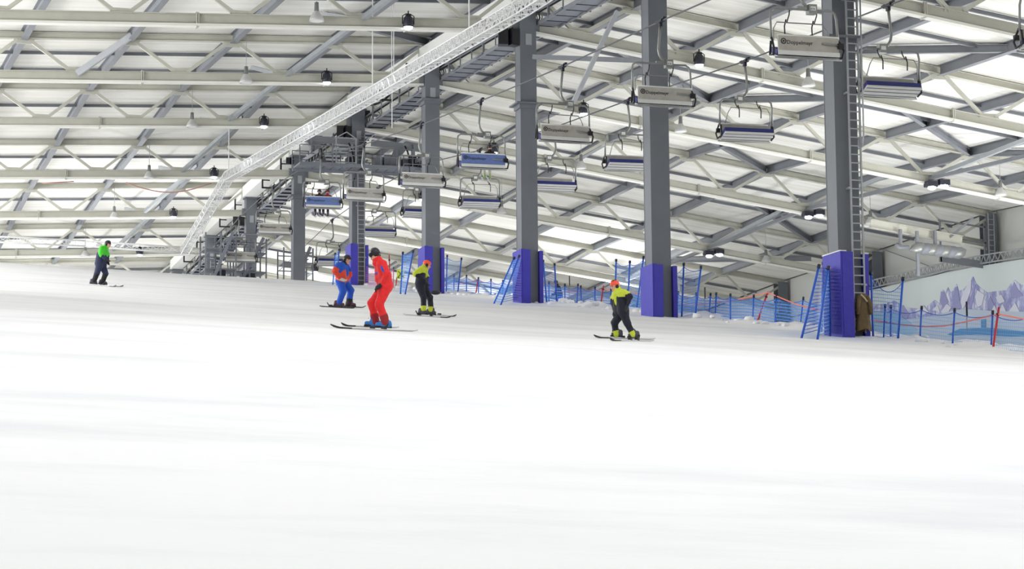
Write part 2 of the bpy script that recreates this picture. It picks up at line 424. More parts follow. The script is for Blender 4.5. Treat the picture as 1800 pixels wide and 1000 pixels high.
for n, k0, k1, w in ((1, 3, 1.5, 'a'), (1, 6, 4.5, 'b'), (0, 3, 4.6, 'c'), (1, 3, 4.33, 'd'), (1, 6, 7.3, 'e'), (2, 5, 3.6, 'f'), (3, 7, 5.6, 'g'), (1, 0, -1.4, 'h'), (0, -3, -4.4, 'i'), (0, 0, 1.5, 'j'), (4, 6, 7.5, 'k')):
    a = hi(n+1, k0); q = .35 if k1 > k0 else .55
    x = X0+k1*PN; b_ = Vector((x, FY(n)+SP*q, CH(n+q, x)+DEP))
    lab = 'roof-plane brace %s from the %s node, %s' % ('leaning right' if k1 > k0 else 'leaning left', {3: 'third right', 6: 'sixth right', 0: 'column', -3: 'third left', 5: 'fifth right', 7: 'seventh right'}[k0], pos[n+1])
    brace('roof_brace', a-Vector((0, 0, .05)), b_-Vector((0, 0, .05)), .26, .36, lab, GREY, True)
# knee tubes near the third column
brace('hanger_strut', pix(1085, 20, Y=90), pix(1003, 190, Y=90), .18, .18, 'light slanting steel strut between the second and third padded columns', BRACEM)
brace('hanger_strut', pix(938, 100, Y=95.5), pix(1140, 107, Y=88), .14, .2, 'thin dark steel strut running right from the third padded column', GREY)

# ------------------------------------------------------------------ columns
capz = {-1: 25.3, 0: 26.25, 1: 27.14, 2: 28.05, 3: 28.87, 4: 29.0, 5: 28.89, 6: 28.5, 7: 28.0}
colname = {-1: 'rightmost grey steel column with a blue pad and a full-height ladder', 0: 'second padded grey steel column from the right', 1: 'third padded grey steel column from the right',
           2: 'fourth padded grey steel column from the right, behind the skier in the orange helmet', 3: 'grey steel column that carries the lift platform', 4: 'grey steel column left of the platform column, no pad',
           5: 'second unpadded grey column left of the platform', 6: 'small far grey column just above the snow crest', 7: 'farthest grey column behind the crest'}
CW, CD = .76, .76
for n in range(-1, 8):
    Y = FY(n); zb = AX*X0+AY*min(Y, 140)-3.5; zt = capz[n]
    t = thing('steel_column', (X0, Y, AX*X0+AY*Y), colname[n], 'column', 'row of grey columns up the hall')
    b = MB().use(COLM)
    b.box((X0, Y-CD/2+.02, (zb+zt)/2), (CW, .04, zt-zb)); b.box((X0, Y+CD/2-.02, (zb+zt)/2), (CW, .04, zt-zb))
    b.box((X0-CW/2+.03, Y, (zb+zt)/2), (.04, CD-.08, zt-zb)); b.box((X0+CW/2-.03, Y, (zb+zt)/2), (.04, CD-.08, zt-zb))
    part('shaft', b, t)
    part('cap_plate', MB().use(COLM).box((X0, Y, zt+.03), (CW+.2, CD+.2, .06)), t)
    cz = {1: 22.72, 2: 26.17, 4: 26.46, -1: 18.3, 0: 24.2}.get(n, zt-2.6)
    c = MB().use(COLM); c.box((X0, Y, cz), (CW+.45, CD+.45, .07)); c.box((X0, Y, cz-.12), (CW+.12, CD+.12, .2)); part('collar', c, t)
    part('access_hatch', MB().use(GALV).box((X0+.02, Y-CD/2-.01, zt-1.5), (.28, .03, .5)), t)
    br = MB().use(GREY)
    for sg in (-1, 1): br.box((X0+sg*(CW/2+.12), Y, CH(n, X0)), (.24, .3, .7))
    part('chord_bracket', br, t)
# pads
padh = {-1: 2.5, 0: 1.85, 1: 2.25, 2: 2.25, 3: 2.25}
for n, h in padh.items():
    Y = FY(n); zb = AX*X0+AY*Y-.3; zt = AX*X0+AY*Y+h+.02
    for sg, sd in ((-1, 'left'), (1, 'right')):
        t = thing('safety_pad', (X0+sg*(CW/2+.1), Y-.3, AX*X0+AY*Y), 'violet-blue crash pad on the %s side of the %s' % (sd, ['rightmost column', 'second column from the right', 'third column from the right', 'fourth column from the right', 'platform column'][n+1]), 'crash pad', 'blue crash pads on columns')
        b = MB().use(PAD, False)
        x0 = X0+sg*(CW/2+.10); y0, y1 = Y-CD/2-.55, Y+.35
        if sg > 0: y0, y1 = Y-CD/2-.15, Y+CD/2+.1
        th = .20 if sg < 0 else .17
        N = 7; vs = []
        rows = 5
        # a quilted slab: outer skin bulges a little between the seams
        def slab(ya, yb, za, zc):
            b.hexa([(x0-th/2, ya, za), (x0+th/2, ya, za), (x0+th/2, yb, za), (x0-th/2, yb, za), (x0-th/2, ya, zc), (x0+th/2, ya, zc), (x0+th/2, yb, zc), (x0-th/2, yb, zc)])
        for i in range(rows):
            za = zb+(zt-zb)*i/rows; zc = zb+(zt-zb)*(i+1)/rows
            slab(y0, y1, za, zc-.012)
            b.box((x0, (y0+y1)/2, zc-.01), (th*.93, (y1-y0)*.985, .03))
        part('foam_panel', b, t)
        if True:
            # flap folded over the front face
            f = MB().use(PAD).box((x0+.14*(-sg), y0+.02, (zb+zt)/2), (.36, .07, zt-zb-.04)) if sg < 0 else None
            if f: part('front_flap', f, t)
            if n == -1: part('top_binding', MB().use(WHITE).box((x0, (y0+y1)/2, zt+.01), (th+.02, y1-y0, .035)), t, 'white edge binding')

# ladders
def ladder(x, y, z0, z1, w, label, rung=.27, guard=False):
    t = thing('ladder', (x, y, z0), label, 'ladder', 'vertical steel ladders')
    for sg in (-1, 1): part('stile', MB().use(GALV).box((x+sg*w/2, y, (z0+z1)/2), (.055, .045, z1-z0)), t)
    n = int((z1-z0)/rung); proto = None
    for i in range(n):
        z = z0+rung*(i+.6)
        if i < 290:
            if proto is None:
                mb = MB().use(GALV).box((0, 0, 0), (w, .035, .035)); me = mb.mesh('rung')
            o = bpy.data.objects.new('rung', me); col.objects.link(o); o.parent = t; o.location = Vector((x, y, z))-ORG[t]; proto = me
    for i in range(int((z1-z0)/3)):
        part('wall_bracket', MB().use(GALV).box((x-w/2-.03, y+.1, z0+1.5+3*i), (.1, .26, .06)).box((x+w/2+.03, y+.1, z0+1.5+3*i), (.1, .26, .06)), t)
    if guard:
        part('guard_tube', MB().use(GALV, True).tube([(x+w/2+.06, y-.12, z1), (x+w/2+.06, y-.12, z0+6.2), (x+w/2+.0, y-.08, z0+5.8)], .025), t)
ladder(X0+.20, FY(-1)-CD/2-.18, AY*FY(-1)+AX*X0+.05, 25.0, .37, 'long galvanised ladder on the rightmost column, brown jacket hung at its foot', guard=True)
ladder(X0+.13, FY(3)-CD/2-.16, AY*FY(3)+AX*X0+.05, 27.4, .40, 'long galvanised ladder on the column with the lift platform')
ladder(X0+.10, FY(6)-CD/2-.16, 19.5, 26.6, .40, 'short far ladder on the column just above the crest')

# brown jacket hung on the ladder
jx, jy = X0+.27, FY(-1)-CD/2-.27; jz = AY*FY(-1)+AX*X0
mb = MB().use(WOOD, True); NN = 22; rows = [(.10, 1.26), (.16, 1.2), (.17, 1.0), (.19, .8), (.21, .55), (.235, .3), (.26, .12)]
vs = []; fs = []
for ri, (r, z) in enumerate(rows):
    for k in range(NN):
        a = 2*PI*k/NN; rr = r*(1+.12*math.sin(5*a+ri*.3)*(ri/6))
        vs.append((jx+rr*math.cos(a), jy+.55*rr*math.sin(a), jz+z+(.03*math.sin(3*a) if ri == 6 else 0)))
for i in range(len(rows)-1):
    for k in range(NN): fs.append((i*NN+k, (i+1)*NN+k, (i+1)*NN+(k+1) % NN, i*NN+(k+1) % NN))
fs.append(tuple(range(NN)))
t = thing('jacket', (jx, jy, jz+1.2), 'brown work jacket hanging at the foot of the rightmost ladder', 'jacket')
mb.add(vs, fs); part('body', mb, t)
for sg in (-1, 1):
    part('sleeve', MB().use(WOOD, True).tube([(jx+sg*.12, jy-.04, jz+1.18), (jx+sg*.2, jy-.1, jz+.95), (jx+sg*.22, jy-.1, jz+.6)], [.07, .075, .06], 8), t)
part('collar', MB().use(mat('cream_fleece', (214, 200, 160), .9, noise=.2)).tube([(jx-.1, jy-.09, jz+1.22), (jx, jy-.14, jz+1.1), (jx+.1, jy-.1, jz+1.0)], .03, 6), t, 'cream fleece collar')

# ------------------------------------------------------------------ ridge duct, catwalk, brackets
t = thing('ridge_duct', (X0-.1, FY(1), capz[1]+.1), 'white clad box duct running along the tops of the columns', 'duct')
for n in range(-1, 7):
    a, c = capz[n]+.08, capz[n+1]+.08
    p = []
    for yy, zz in ((FY(n), a), (FY(n+1), c)):
        p.append([(X0-.62, yy, zz), (X0+.36, yy, zz), (X0+.36, yy, zz+.75), (X0-.62, yy, zz+.75)])
    A, B = p
    for (ya, yb) in ((.004, .498), (.502, .996)):
        def L(i, q): return tuple(A[i][j]*(1-q)+B[i][j]*q for j in range(3))
        part('duct_section', MB().use(WHITE).hexa([L(0, ya), L(1, ya), L(1, yb), L(0, yb), L(3, ya), L(2, ya), L(2, yb), L(3, yb)]), t)
t = thing('catwalk', (X0+1.2, FY(1), capz[1]-.8), 'grey grating catwalk with railing hung beside the column tops', 'catwalk')
def cwz(n): return {-1: 24.5, 0: 25.5, 1: 26.45, 2: 27.36, 3: 28.0, 4: 28.2, 5: 28.0, 6: 27.6, 7: 27.1}[n]
XA, XB = X0+.50, X0+1.55
for n in range(-1, 7):
    N = 12
    for i in range(N):
        q = (i+.5)/N; y = FY(n)+SP*q; z = cwz(n)*(1-q)+cwz(n+1)*q
        part('grating', MB().use(PLATF).box(((XA+XB)/2, y, z), (XB-XA+(.0 if i % 3 else .25), SP/N*.86, .06)), t)
        part('joist', MB().use(DARK).box(((XA+XB)/2+.08, y-SP/N/2, z-.06), (XB-XA+.16, .07, .12)), t)
    for i in range(8):
        q = (i+.0)/8; y = FY(n)+SP*q+.2; z = cwz(n)*(1-q)+cwz(n+1)*q
        wd = .1 if i % 3 == 1 else .05
        part('rail_post', MB().use(GREY).box((XA, y, z+.55), (wd, wd, 1.15)), t)
    for hgt in (.0, .55, 1.1):
        part('handrail' if hgt else 'toe_beam', MB().use(GREY).bar((XA, FY(n), cwz(n)+hgt), (XA, FY(n+1), cwz(n+1)+hgt), .06, .06 if hgt else .16), t)
    part('edge_beam', MB().use(GREY).bar((XB, FY(n), cwz(n)-.05), (XB, FY(n+1), cwz(n+1)-.05), .05, .12), t)
def hose(name, pts, r, m, label, cat='pipe', n=6, group=None):
    c = Vector(pts[0]); return solo(name, MB().use(m, True).tube(pts, r, n), c, label, cat, group)
hose('service_pipe', [(X0+.85, FY(q), cwz(q)+.75) for q in range(-1, 8)], .09, BLACK, 'black service pipe along the catwalk railing, upper one', group=None)
hose('service_pipe', [(X0+1.1, FY(q), cwz(q)+.35) for q in range(-1, 8)], .07, DARK, 'dark service pipe above the catwalk grating, lower one')
pts = []
for i in range(8*14):
    q = -1+i/14; pts.append((X0+.72+.05*math.sin(i*1.7), FY(q), (HH(q)+.2)+.95+.12*math.sin(i*.9)+.15*math.sin(i*.45)))
hose('cable_bundle', pts, .06, BLACK, 'drooping black cable bundle beside the white duct')
# snow-making rings and valves by each column
for n in range(0, 7):
    t = thing('valve_cluster', (X0+.9, FY(n)+1.2, cwz(n)+.4), 'dark valve and hose cluster on the catwalk by the %s' % SC[n], 'valve cluster', 'valve clusters on the catwalk')
    for i in range(5):
        y = FY(n)+.7+.35*i; z = cwz(n)+.55+.05*i
        part('hose_loop', MB().use(BLACK if i % 2 else GALV, True).tube([(X0+.75+.28*math.cos(a), y, z+.32*math.sin(a)) for a in [2*PI*j/10 for j in range(10)]], .035, 5, closed=True), t)
    part('valve_body', MB().use(DARK).box((X0+.8, FY(n)+.9, cwz(n)+.9), (.3, .5, .35)), t)
# cable hooks on the left of the duct
for n in range(2, 7):
    for i, q in enumerate((.12, .5)):
        y = FY(n)+SP*q; z = capz[n]*(1-q)+capz[n+1]*q-.1; x = X0-.75
        t = solo('cable_hook', MB().use(BLACK).bar((x, y, z+.5), (x, y, z-.55), .1, .1).bar((x, y, z-.5), (x+.75, y, z-.5), .1, .1).bar((x, y, z+.02), (x+.5, y, z+.02), .07, .07),
                 (x, y, z), 'black cable hook under the white duct, %s past the %s' % ('just' if i == 0 else 'midway', {2: 'fourth padded column', 3: 'platform column', 4: 'first unpadded column', 5: 'second unpadded column', 6: 'last column above the crest'}[n]), 'cable hook', 'black cable hooks on the duct')
# loudspeakers
for (px, py, n, s, lab) in ((893, 66, 1, .95, 'pair of black loudspeakers on the left of the third padded column'), (604, 232, 3, .85, 'black loudspeaker box left of the platform column'), (419, 389, 5, .8, 'far black loudspeaker left of the second unpadded column'), (510, 283, 4, .55, 'small dark box left of the first unpadded column')):
    c = pix(px, py, Y=FY(n)-.2)
    t = thing('loudspeaker', c, lab, 'loudspeaker', 'black loudspeakers')
    for sg in (-1, 1):
        mb = MB().use(DARK); a = .25*sg; ca, sa = math.cos(a), math.sin(a)
        mb.box(c+Vector((sg*s*.24, 0, 0)), (s*.46, s*.5, s*.78), (Vector((ca, sa, 0)), Vector((-sa, ca, 0)), Vector((0, 0, 1)))); part('cabinet', mb, t)
        part('grille', MB().use(BLACK).box(c+Vector((sg*s*.24+sg*.05, -s*.27, 0)), (s*.40, .03, s*.7), (Vector((ca, sa, 0)), Vector((-sa, ca, 0)), Vector((0, 0, 1)))), t)
    part('mount', MB().use(BLACK).bar(c+Vector((0, .1, s*.4)), c+Vector((.5, .1, s*.6)), .06, .06), t)

# ------------------------------------------------------------------ white lattice truss
def lattice(t, path, w, seg):
    """square lattice along a polyline: four chords and zigzag lacing on each face"""
    path = [Vector(p) for p in path]
    for i in range(len(path)-1):
        a, b_ = path[i], path[i+1]; d = (b_-a); L = d.length; d.normalize()
        s = d.cross(Vector((0, 0, 1))).normalized(); u = s.cross(d)
        cs = [s*w/2+u*w/2, -s*w/2+u*w/2, -s*w/2-u*w/2, s*w/2-u*w/2]
        for c in cs: part('chord_tube', MB().use(ALU, True).tube([a+c, b_+c], .034, 6), t)
        N = int(L/seg)
        for f in range(4):
            mb = MB().use(ALU)
            c0, c1 = cs[f], cs[(f+1) % 4]
            for j in range(N):
                p0 = a+d*(L*j/N)+(c0 if j % 2 else c1); p1 = a+d*(L*(j+1)/N)+(c1 if j % 2 else c0)
                mb.bar(p0, p1, .03, .03)
                mb.bar(p1, a+d*(L*(j+1)/N)+(c0 if j % 2 else c1), .022, .022)
            part('lacing', mb, t, kind='stuff')
tA = thing('lattice_truss', (25, 100, 23), 'white lattice truss slanting down across the roof in front of the columns', 'lattice truss')
PT = [pix(1110, -112, X=25), pix(920, 12, X=25), pix(655, 166, X=25), pix(402, 310, X=25), pix(325, 440, X=25)]
lattice(tA, PT, .5, .5)
for i, (x, y) in enumerate(((825, 62), (402, 300), (655, 156))):
    p = pix(x, y, X=25); solo('hanger_wire', MB().use(ALU).tube([p, (p.x, p.y, min(CH((p.y-Y0)/SP, p.x)+DEP, p.z+7))], .03, 5), p, 'thin white hanger wire above the lattice truss, %s' % ('upper right', 'at its bend', 'at its middle')[i], 'wire', 'truss hanger wires')
tB = thing('lattice_truss', (18, 152, 23), 'long horizontal white lattice truss low at the left, above the crest', 'lattice truss')
lattice(tB, [pix(-40, 419, Y=152), pix(150, 428, Y=152), pix(350, 442, Y=152)], .36, .6)
for i, (x, ya, yb) in enumerate(((688.5, -40, 150), (692, -40, 152), (689, 150, 225))):
    a, b_ = pix(x, ya, X=26.5), pix(x, yb, X=26.5); b_ = Vector((a.x, a.y, b_.z-(b_.y-a.y)*.0)) if True else b_
    mb = MB().use(ALU).tube([a, pix(x, yb, Y=a.y)], .022, 5); solo('drop_wire', mb, a, ['white drop wire hanging left of the fourth padded column', 'second white drop wire close beside the first', 'knotted lower end of the white drop wires'][i], 'wire')

# ------------------------------------------------------------------ lamps
def spot(loc, rot, w, ang=2.6, c=(.93, .96, 1)):
    l = bpy.data.lights.new('lamp_light', 'SPOT'); l.energy = w; l.spot_size = ang; l.spot_blend = .6; l.shadow_soft_size = .25; l.color = c
    o = bpy.data.objects.new('lamp_light', l); o.location = loc; o.rotation_euler = rot; col.objects.link(o); return o
def make_pendant(loc, label):
    t = thing('pendant_lamp', loc, label, 'pendant lamp', 'unlit bell-shaped pendant lamps'); c = Vector(loc)
    part('wire', MB().use(GALV).tube([c+Vector((0, 0, .5)), c+Vector((0, 0, 2.0))], .015, 4), t)
    part('neck', MB().use(LAMPNECK, True).lathe(c, [(0, .52), (.09, .5), (.1, .3), (.11, .12), (.14, .02)], 12), t)
    part('shade', MB().use(LAMPG, True).lathe(c, [(.12, .1), (.17, .02), (.25, -.1), (.31, -.24), (.325, -.34), (.30, -.34), (.2, -.1), (.1, .02)], 20), t)
    part('lens', MB().use(GLASS).disc(c+Vector((0, 0, -.32)), .29), t); return t
pl = None
pendL = [(21.5, n, 0) for n in (1, 2, 3, 4, 5, 6)]+[(44.74, n, 1) for n in (1, 2, 3, 4, 5)]+[(63.6, n, 2) for n in (2, 3, 4)]
rowt = ['in the row left of the columns', 'in the row right of the columns', 'in the far right row']
cnt = {0: 0, 1: 0, 2: 0}
for X, n, rw in pendL:
    z = CH(n, X)-.02+({1: .25}.get(n, 0) if rw == 0 else .12)
    lab = 'unlit bell pendant lamp, %s from the front %s' % (ordw[cnt[rw]], rowt[rw]); cnt[rw] += 1
    if pl is None: pl = make_pendant((X, FY(n)-.65, z), lab)
    else:
        o = copy_tree(pl); o.location = (X, FY(n)-.65, z); o['label'] = lab
def make_spot(loc, label):
    t = thing('flood_lamp', loc, label, 'flood lamp', 'lit dark-housed lamps under the trusses'); c = Vector(loc)
    part('housing', MB().use(DARK, True).lathe(c, [(.0, .34), (.14, .34), (.2, .28), (.23, .1), (.24, -.12), (.22, -.14), (.2, -.1)], 16), t)
    part('yoke', MB().use(BLACK).tube([c+Vector((-.26, 0, .0)), c+Vector((-.26, 0, .36)), c+Vector((-.1, 0, .46)), c+Vector((.1, 0, .46)), c+Vector((.26, 0, .36)), c+Vector((.26, 0, 0))], .025, 5), t)
    part('cooling_fin', MB().use(BLACK).box(c+Vector((0, 0, .38)), (.22, .22, .08)).box(c+Vector((0, 0, .5)), (.05, .05, .2)), t)
    part('lens', MB().use(LIT, True).lathe(c, [(.21, -.12), (.17, -.2), (.09, -.25), (0, -.26)], 14), t, 'glowing white lens'); return t
sl = None; cs = [0, 0]
for rw, X in ((0, 25.65), (1, 39.38)):
    for n in (1, 2, 3, 4, 5, 6):
        z = CH(n, X)-.12; lab = 'small lit dark lamp, %s from the front in the row %s of the columns' % (ordw[cs[rw]], ('left', 'right')[rw]); cs[rw] += 1
        loc = (X, FY(n)-.5, z)
        if sl is None: sl = make_spot(loc, lab)
        else: o = copy_tree(sl); o.location = loc; o['label'] = lab
        spot((X, FY(n)-.5, z-.35), (0, 0, 0), FIX_W)
FX = 59.8; k = 0
fp = None
for n in (2, 3, 4):
    for i, dx in enumerate((-.3, .45)):
        z = CH(n, FX)-.38+i*.12; c = Vector((FX+dx, FY(n)-.35, z))
        lab = '%s floodlight of the far right pair by the %s' % (('left', 'right')[i], pos[n])
        if fp is None:
            t = thing('box_floodlight', c, lab, 'floodlight', 'pairs of box floodlights')
            part('housing', MB().use(DARK).box(c+Vector((0, 0, .12)), (.62, .5, .3)), t)
            part('lens', MB().use(LIT, True).sphere(c+Vector((0, -.12, -.1)), .24, 12, 8, (1, .8, .5)), t, 'glowing white lens')
            part('bracket', MB().use(GALV).bar(c+Vector((.36, 0, -.1)), c+Vector((.36, 0, .35)), .04, .1), t); fp = t
        else: o = copy_tree(fp); o.location = c; o['label'] = lab
    spot((FX, FY(n)-.5, CH(n, FX)-.8), (0, 0, 0), FIX_W*1.3)

# ------------------------------------------------------------------ chairlift
LX, RX = 28.2, 34.2
LZ = [(20, 16.6), (50, 18.9), (60.9, 19.6), (72.4, 20.5), (82.8, 21.2), (93.8, 22.1), (103.6, 22.95), (114.8, 24.1), (124.7, 25.3), (138, 25.8), (149, 25.6), (165, 24.6)]
RZ = [(20, 16.0), (57, 19.4), (67.2, 20.2), (79, 20.95), (91.8, 22.05), (101.8, 22.8), (114, 23.95), (125.6, 25.25), (135.5, 25.6), (148, 25.5), (165, 24.4)]
def interp(T, y):
    for (a, b), (c, d) in zip(T, T[1:]):
        if y <= c: return b+(d-b)*(y-a)/(c-a)
    return T[-1][1]
for X, T, lab in ((LX, LZ, 'haul rope of the chairs left of the column row'), (RX, RZ, 'haul rope of the empty blue-seat chairs right of the column row')):
    hose('haul_rope', [(X, y, z+.03) for y, z in T], .028, ROPE, lab, 'rope', 6)

def text_mesh(name, body, size, mtl, depth=.004):
    cu = bpy.data.curves.new(name, 'FONT'); cu.body = body; cu.size = size; cu.extrude = depth; cu.resolution_u = 2
    o = bpy.data.objects.new(name, cu); col.objects.link(o)
    dg = bpy.context.evaluated_depsgraph_get(); me = bpy.data.meshes.new_from_object(o.evaluated_get(dg))
    bpy.data.objects.remove(o); me.materials.clear(); me.materials.append(mtl); return me
TXT = text_mesh('lettering', 'Doppelmayr', .165, INK)
NUM = text_mesh('number', '616', .11, INK)
def rot_z(me, M):
    me = me.copy(); me.transform(M); return me
def make_chair(label, y_front, blueback=False, up=True):
    """chair hanging from its grip at the origin; the seat faces +Y"""
    t = thing('lift_chair', (0, 0, 0), label, 'lift chair', 'chairlift chairs')
    mb = MB().use(DARK).box((0, 0, .02), (.14, .5, .1)).box((0, .3, .08), (.1, .22, .05)).box((0, -.3, .08), (.1, .22, .05)).box((.0, 0, -.08), (.1, .16, .16)); part('grip', mb, t)
    part('hanger', MB().use(CHB, True).tube([(0, 0, -.05), (-.04, 0, -.5), (-.08, 0, -.95), (-.05, 0, -1.14), (.03, 0, -1.28), (.14, 0, -1.37), (.3, 0, -1.42)], .05, 8), t)
    h = part('suspension_box', MB().use(CHB).box((.28, 0, -1.45), (.26, .24, .28)).box((.02, 0, -1.42), (.4, .1, .1)), t)
    part('number_plate', MB().use(WHITE).box((.28, -.125, -1.44), (.17, .012, .12)).box((.28, .125, -1.44), (.17, .012, .12)), h)
    part('number_print', rot_z(NUM, Matrix.Translation((.20, -.135, -1.48)) @ Matrix.Rotation(PI/2, 4, 'X') @ Matrix.Scale(.8, 4)), h)
    pts = [(-1.06, -.05, -2.42), (-1.06, -.02, -1.72), (-1.02, 0, -1.54), (-.9, 0, -1.46), (.9, 0, -1.46), (1.02, 0, -1.54), (1.06, -.02, -1.72), (1.08, -.05, -2.46)]
    part('bail_frame', MB().use(CHB, True).tube(pts, .038, 8), t)
    for sg in (-1, 1):   # lower loops carrying seat
        part('side_bracket', MB().use(BLACK, True).tube([(sg*1.07, -.1, -2.38), (sg*1.12, -.34, -2.72), (sg*1.1, -.26, -2.92), (sg*1.06, .08, -2.86), (sg*1.05, .0, -2.45)], .035, 6), t)
    ss = (Vector((1, 0, 0)), Vector((0, math.cos(.38), math.sin(.38))), Vector((0, -math.sin(.38), math.cos(.38))))
    bk = part('backrest', MB().use(CHBLUE2 if blueback else CHP).box((0, -.30, -2.58), (1.92, .06, .44)), t)
    part('top_rail', MB().use(CHS, True).tube([(-.98, -.3, -2.34), (.98, -.3, -2.34)], .035, 8), t)
    part('logo', MB().use(INK, True).tube([(-.80+.075*math.cos(a), -.338, -2.52+.075*math.sin(a)) for a in [2*PI*i/12 for i in range(12)]], .016, 5, closed=True).box((-.80, -.335, -2.52), (.05, .012, .05)), bk)
    part('lettering', rot_z(TXT, Matrix.Translation((-.70, -.335, -2.60)) @ Matrix.Rotation(PI/2, 4, 'X')), bk)
    part('pivot_arm', MB().use(CHB, True).tube([(.42, -.36, -2.55), (.98, -.36, -2.58)], .03, 6).use(BLACK).box((1.0, -.36, -2.6), (.17, .12, .16)), t)
    c0 = Vector((0, -.02, -2.84))
    part('seat_pan', MB().use(CHS).box(c0-ss[2]*.03, (1.98, .6, .05), ss), t)
    for q in (-.2, 0, .2):
        part('seat_rib', MB().use(GREY).box(c0+ss[1]*q-ss[2]*.062, (1.96, .022, .02), ss), t)
    part('seat_cushion', MB().use(CHBLUE).box(c0+ss[1]*.05+ss[2]*.085, (1.94, .5, .16), ss), t, 'blue padded cushion')
    part('seat_tube', MB().use(CHB, True).tube([Vector((-1.06, 0, 0))+c0-ss[1]*.31-ss[2]*.05, Vector((1.06, 0, 0))+c0-ss[1]*.31-ss[2]*.05], .03, 6), t)
    part('rear_strip', MB().use(CHS).box((0, -.335, -2.86), (1.96, .03, .13)), t)
    bz = -1.82 if up else -2.15
    part('safety_bar', MB().use(CHB, True).tube([(-.92, .1, -2.4), (-.86, .22, bz-.2), (-.74, .24, bz), (.72, .24, bz), (.84, .22, bz-.2), (.92, .1, -2.4)], .018, 6), t)
    for x in (-.42, .46):
        part('footrest_arm', MB().use(BLACK, True).tube([(x, .02, -1.5), (x+.02, .1, -1.62), (x, .24, bz)], .02, 5).tube([(x-.02, .24, bz+.1), (x-.06, .28, bz-.1), (x-.04, .3, bz-.38)], .022, 5), t)
    return t
upper = [50.0, 60.9, 72.4, 82.8, 93.8, 103.6, 114.8, 124.7, 138, 149]
lower = [57.0, 67.2, 79.1, 91.8, 101.8, 114.0, 125.6, 135.5, 148]
labL = ['lift chair at the top right corner, grey back toward the camera, cut by the frame', 'lift chair with grey lettered back just left of the rightmost column', 'lift chair with grey lettered back in front of the second padded column',
        'lift chair with grey lettered back right of the third padded column', 'lift chair with blue lettered back carrying a rider in a dark helmet', 'lift chair with grey back in front of the fourth padded column',
        'lift chair with grey back in front of the platform column ladder', 'lift chair with blue back carrying two riders, left of the platform column', 'small far lift chair with grey back left of the first unpadded column', 'farthest lift chair with grey back just above the crest']
labR = ['blue-seat lift chair cut by the right frame edge', 'empty blue-seat lift chair right of the ladder column', 'empty blue-seat lift chair between the two rightmost columns', 'empty blue-seat lift chair half hidden by the second padded column', 'empty blue-seat lift chair half hidden by the third padded column',
        'empty blue-seat lift chair under the occupied one, right of the fourth padded column', 'empty blue-seat lift chair half hidden behind the fourth padded column', 'empty blue-seat lift chair right of the platform column', 'empty blue-seat lift chair far off behind the skier in blue and orange']
pg = make_chair('x', 0); pb = make_chair('x', 0, True)
firstg = firstb = True
for y, lab in zip(upper, labL):
    blue = y in (93.8, 124.7)
    if blue: o = pb if firstb else copy_tree(pb); firstb = False
    else: o = pg if firstg else copy_tree(pg); firstg = False
    o.location = (LX, y, interp(LZ, y)); o['label'] = lab
    o.rotation_euler = (0, .012*math.sin(y), 0)
for y, lab in zip(lower, labR):
    o = copy_tree(pg); o.location = (RX, y, interp(RZ, y)); o.rotation_euler = (0, .015*math.sin(y*2), PI); o['label'] = lab

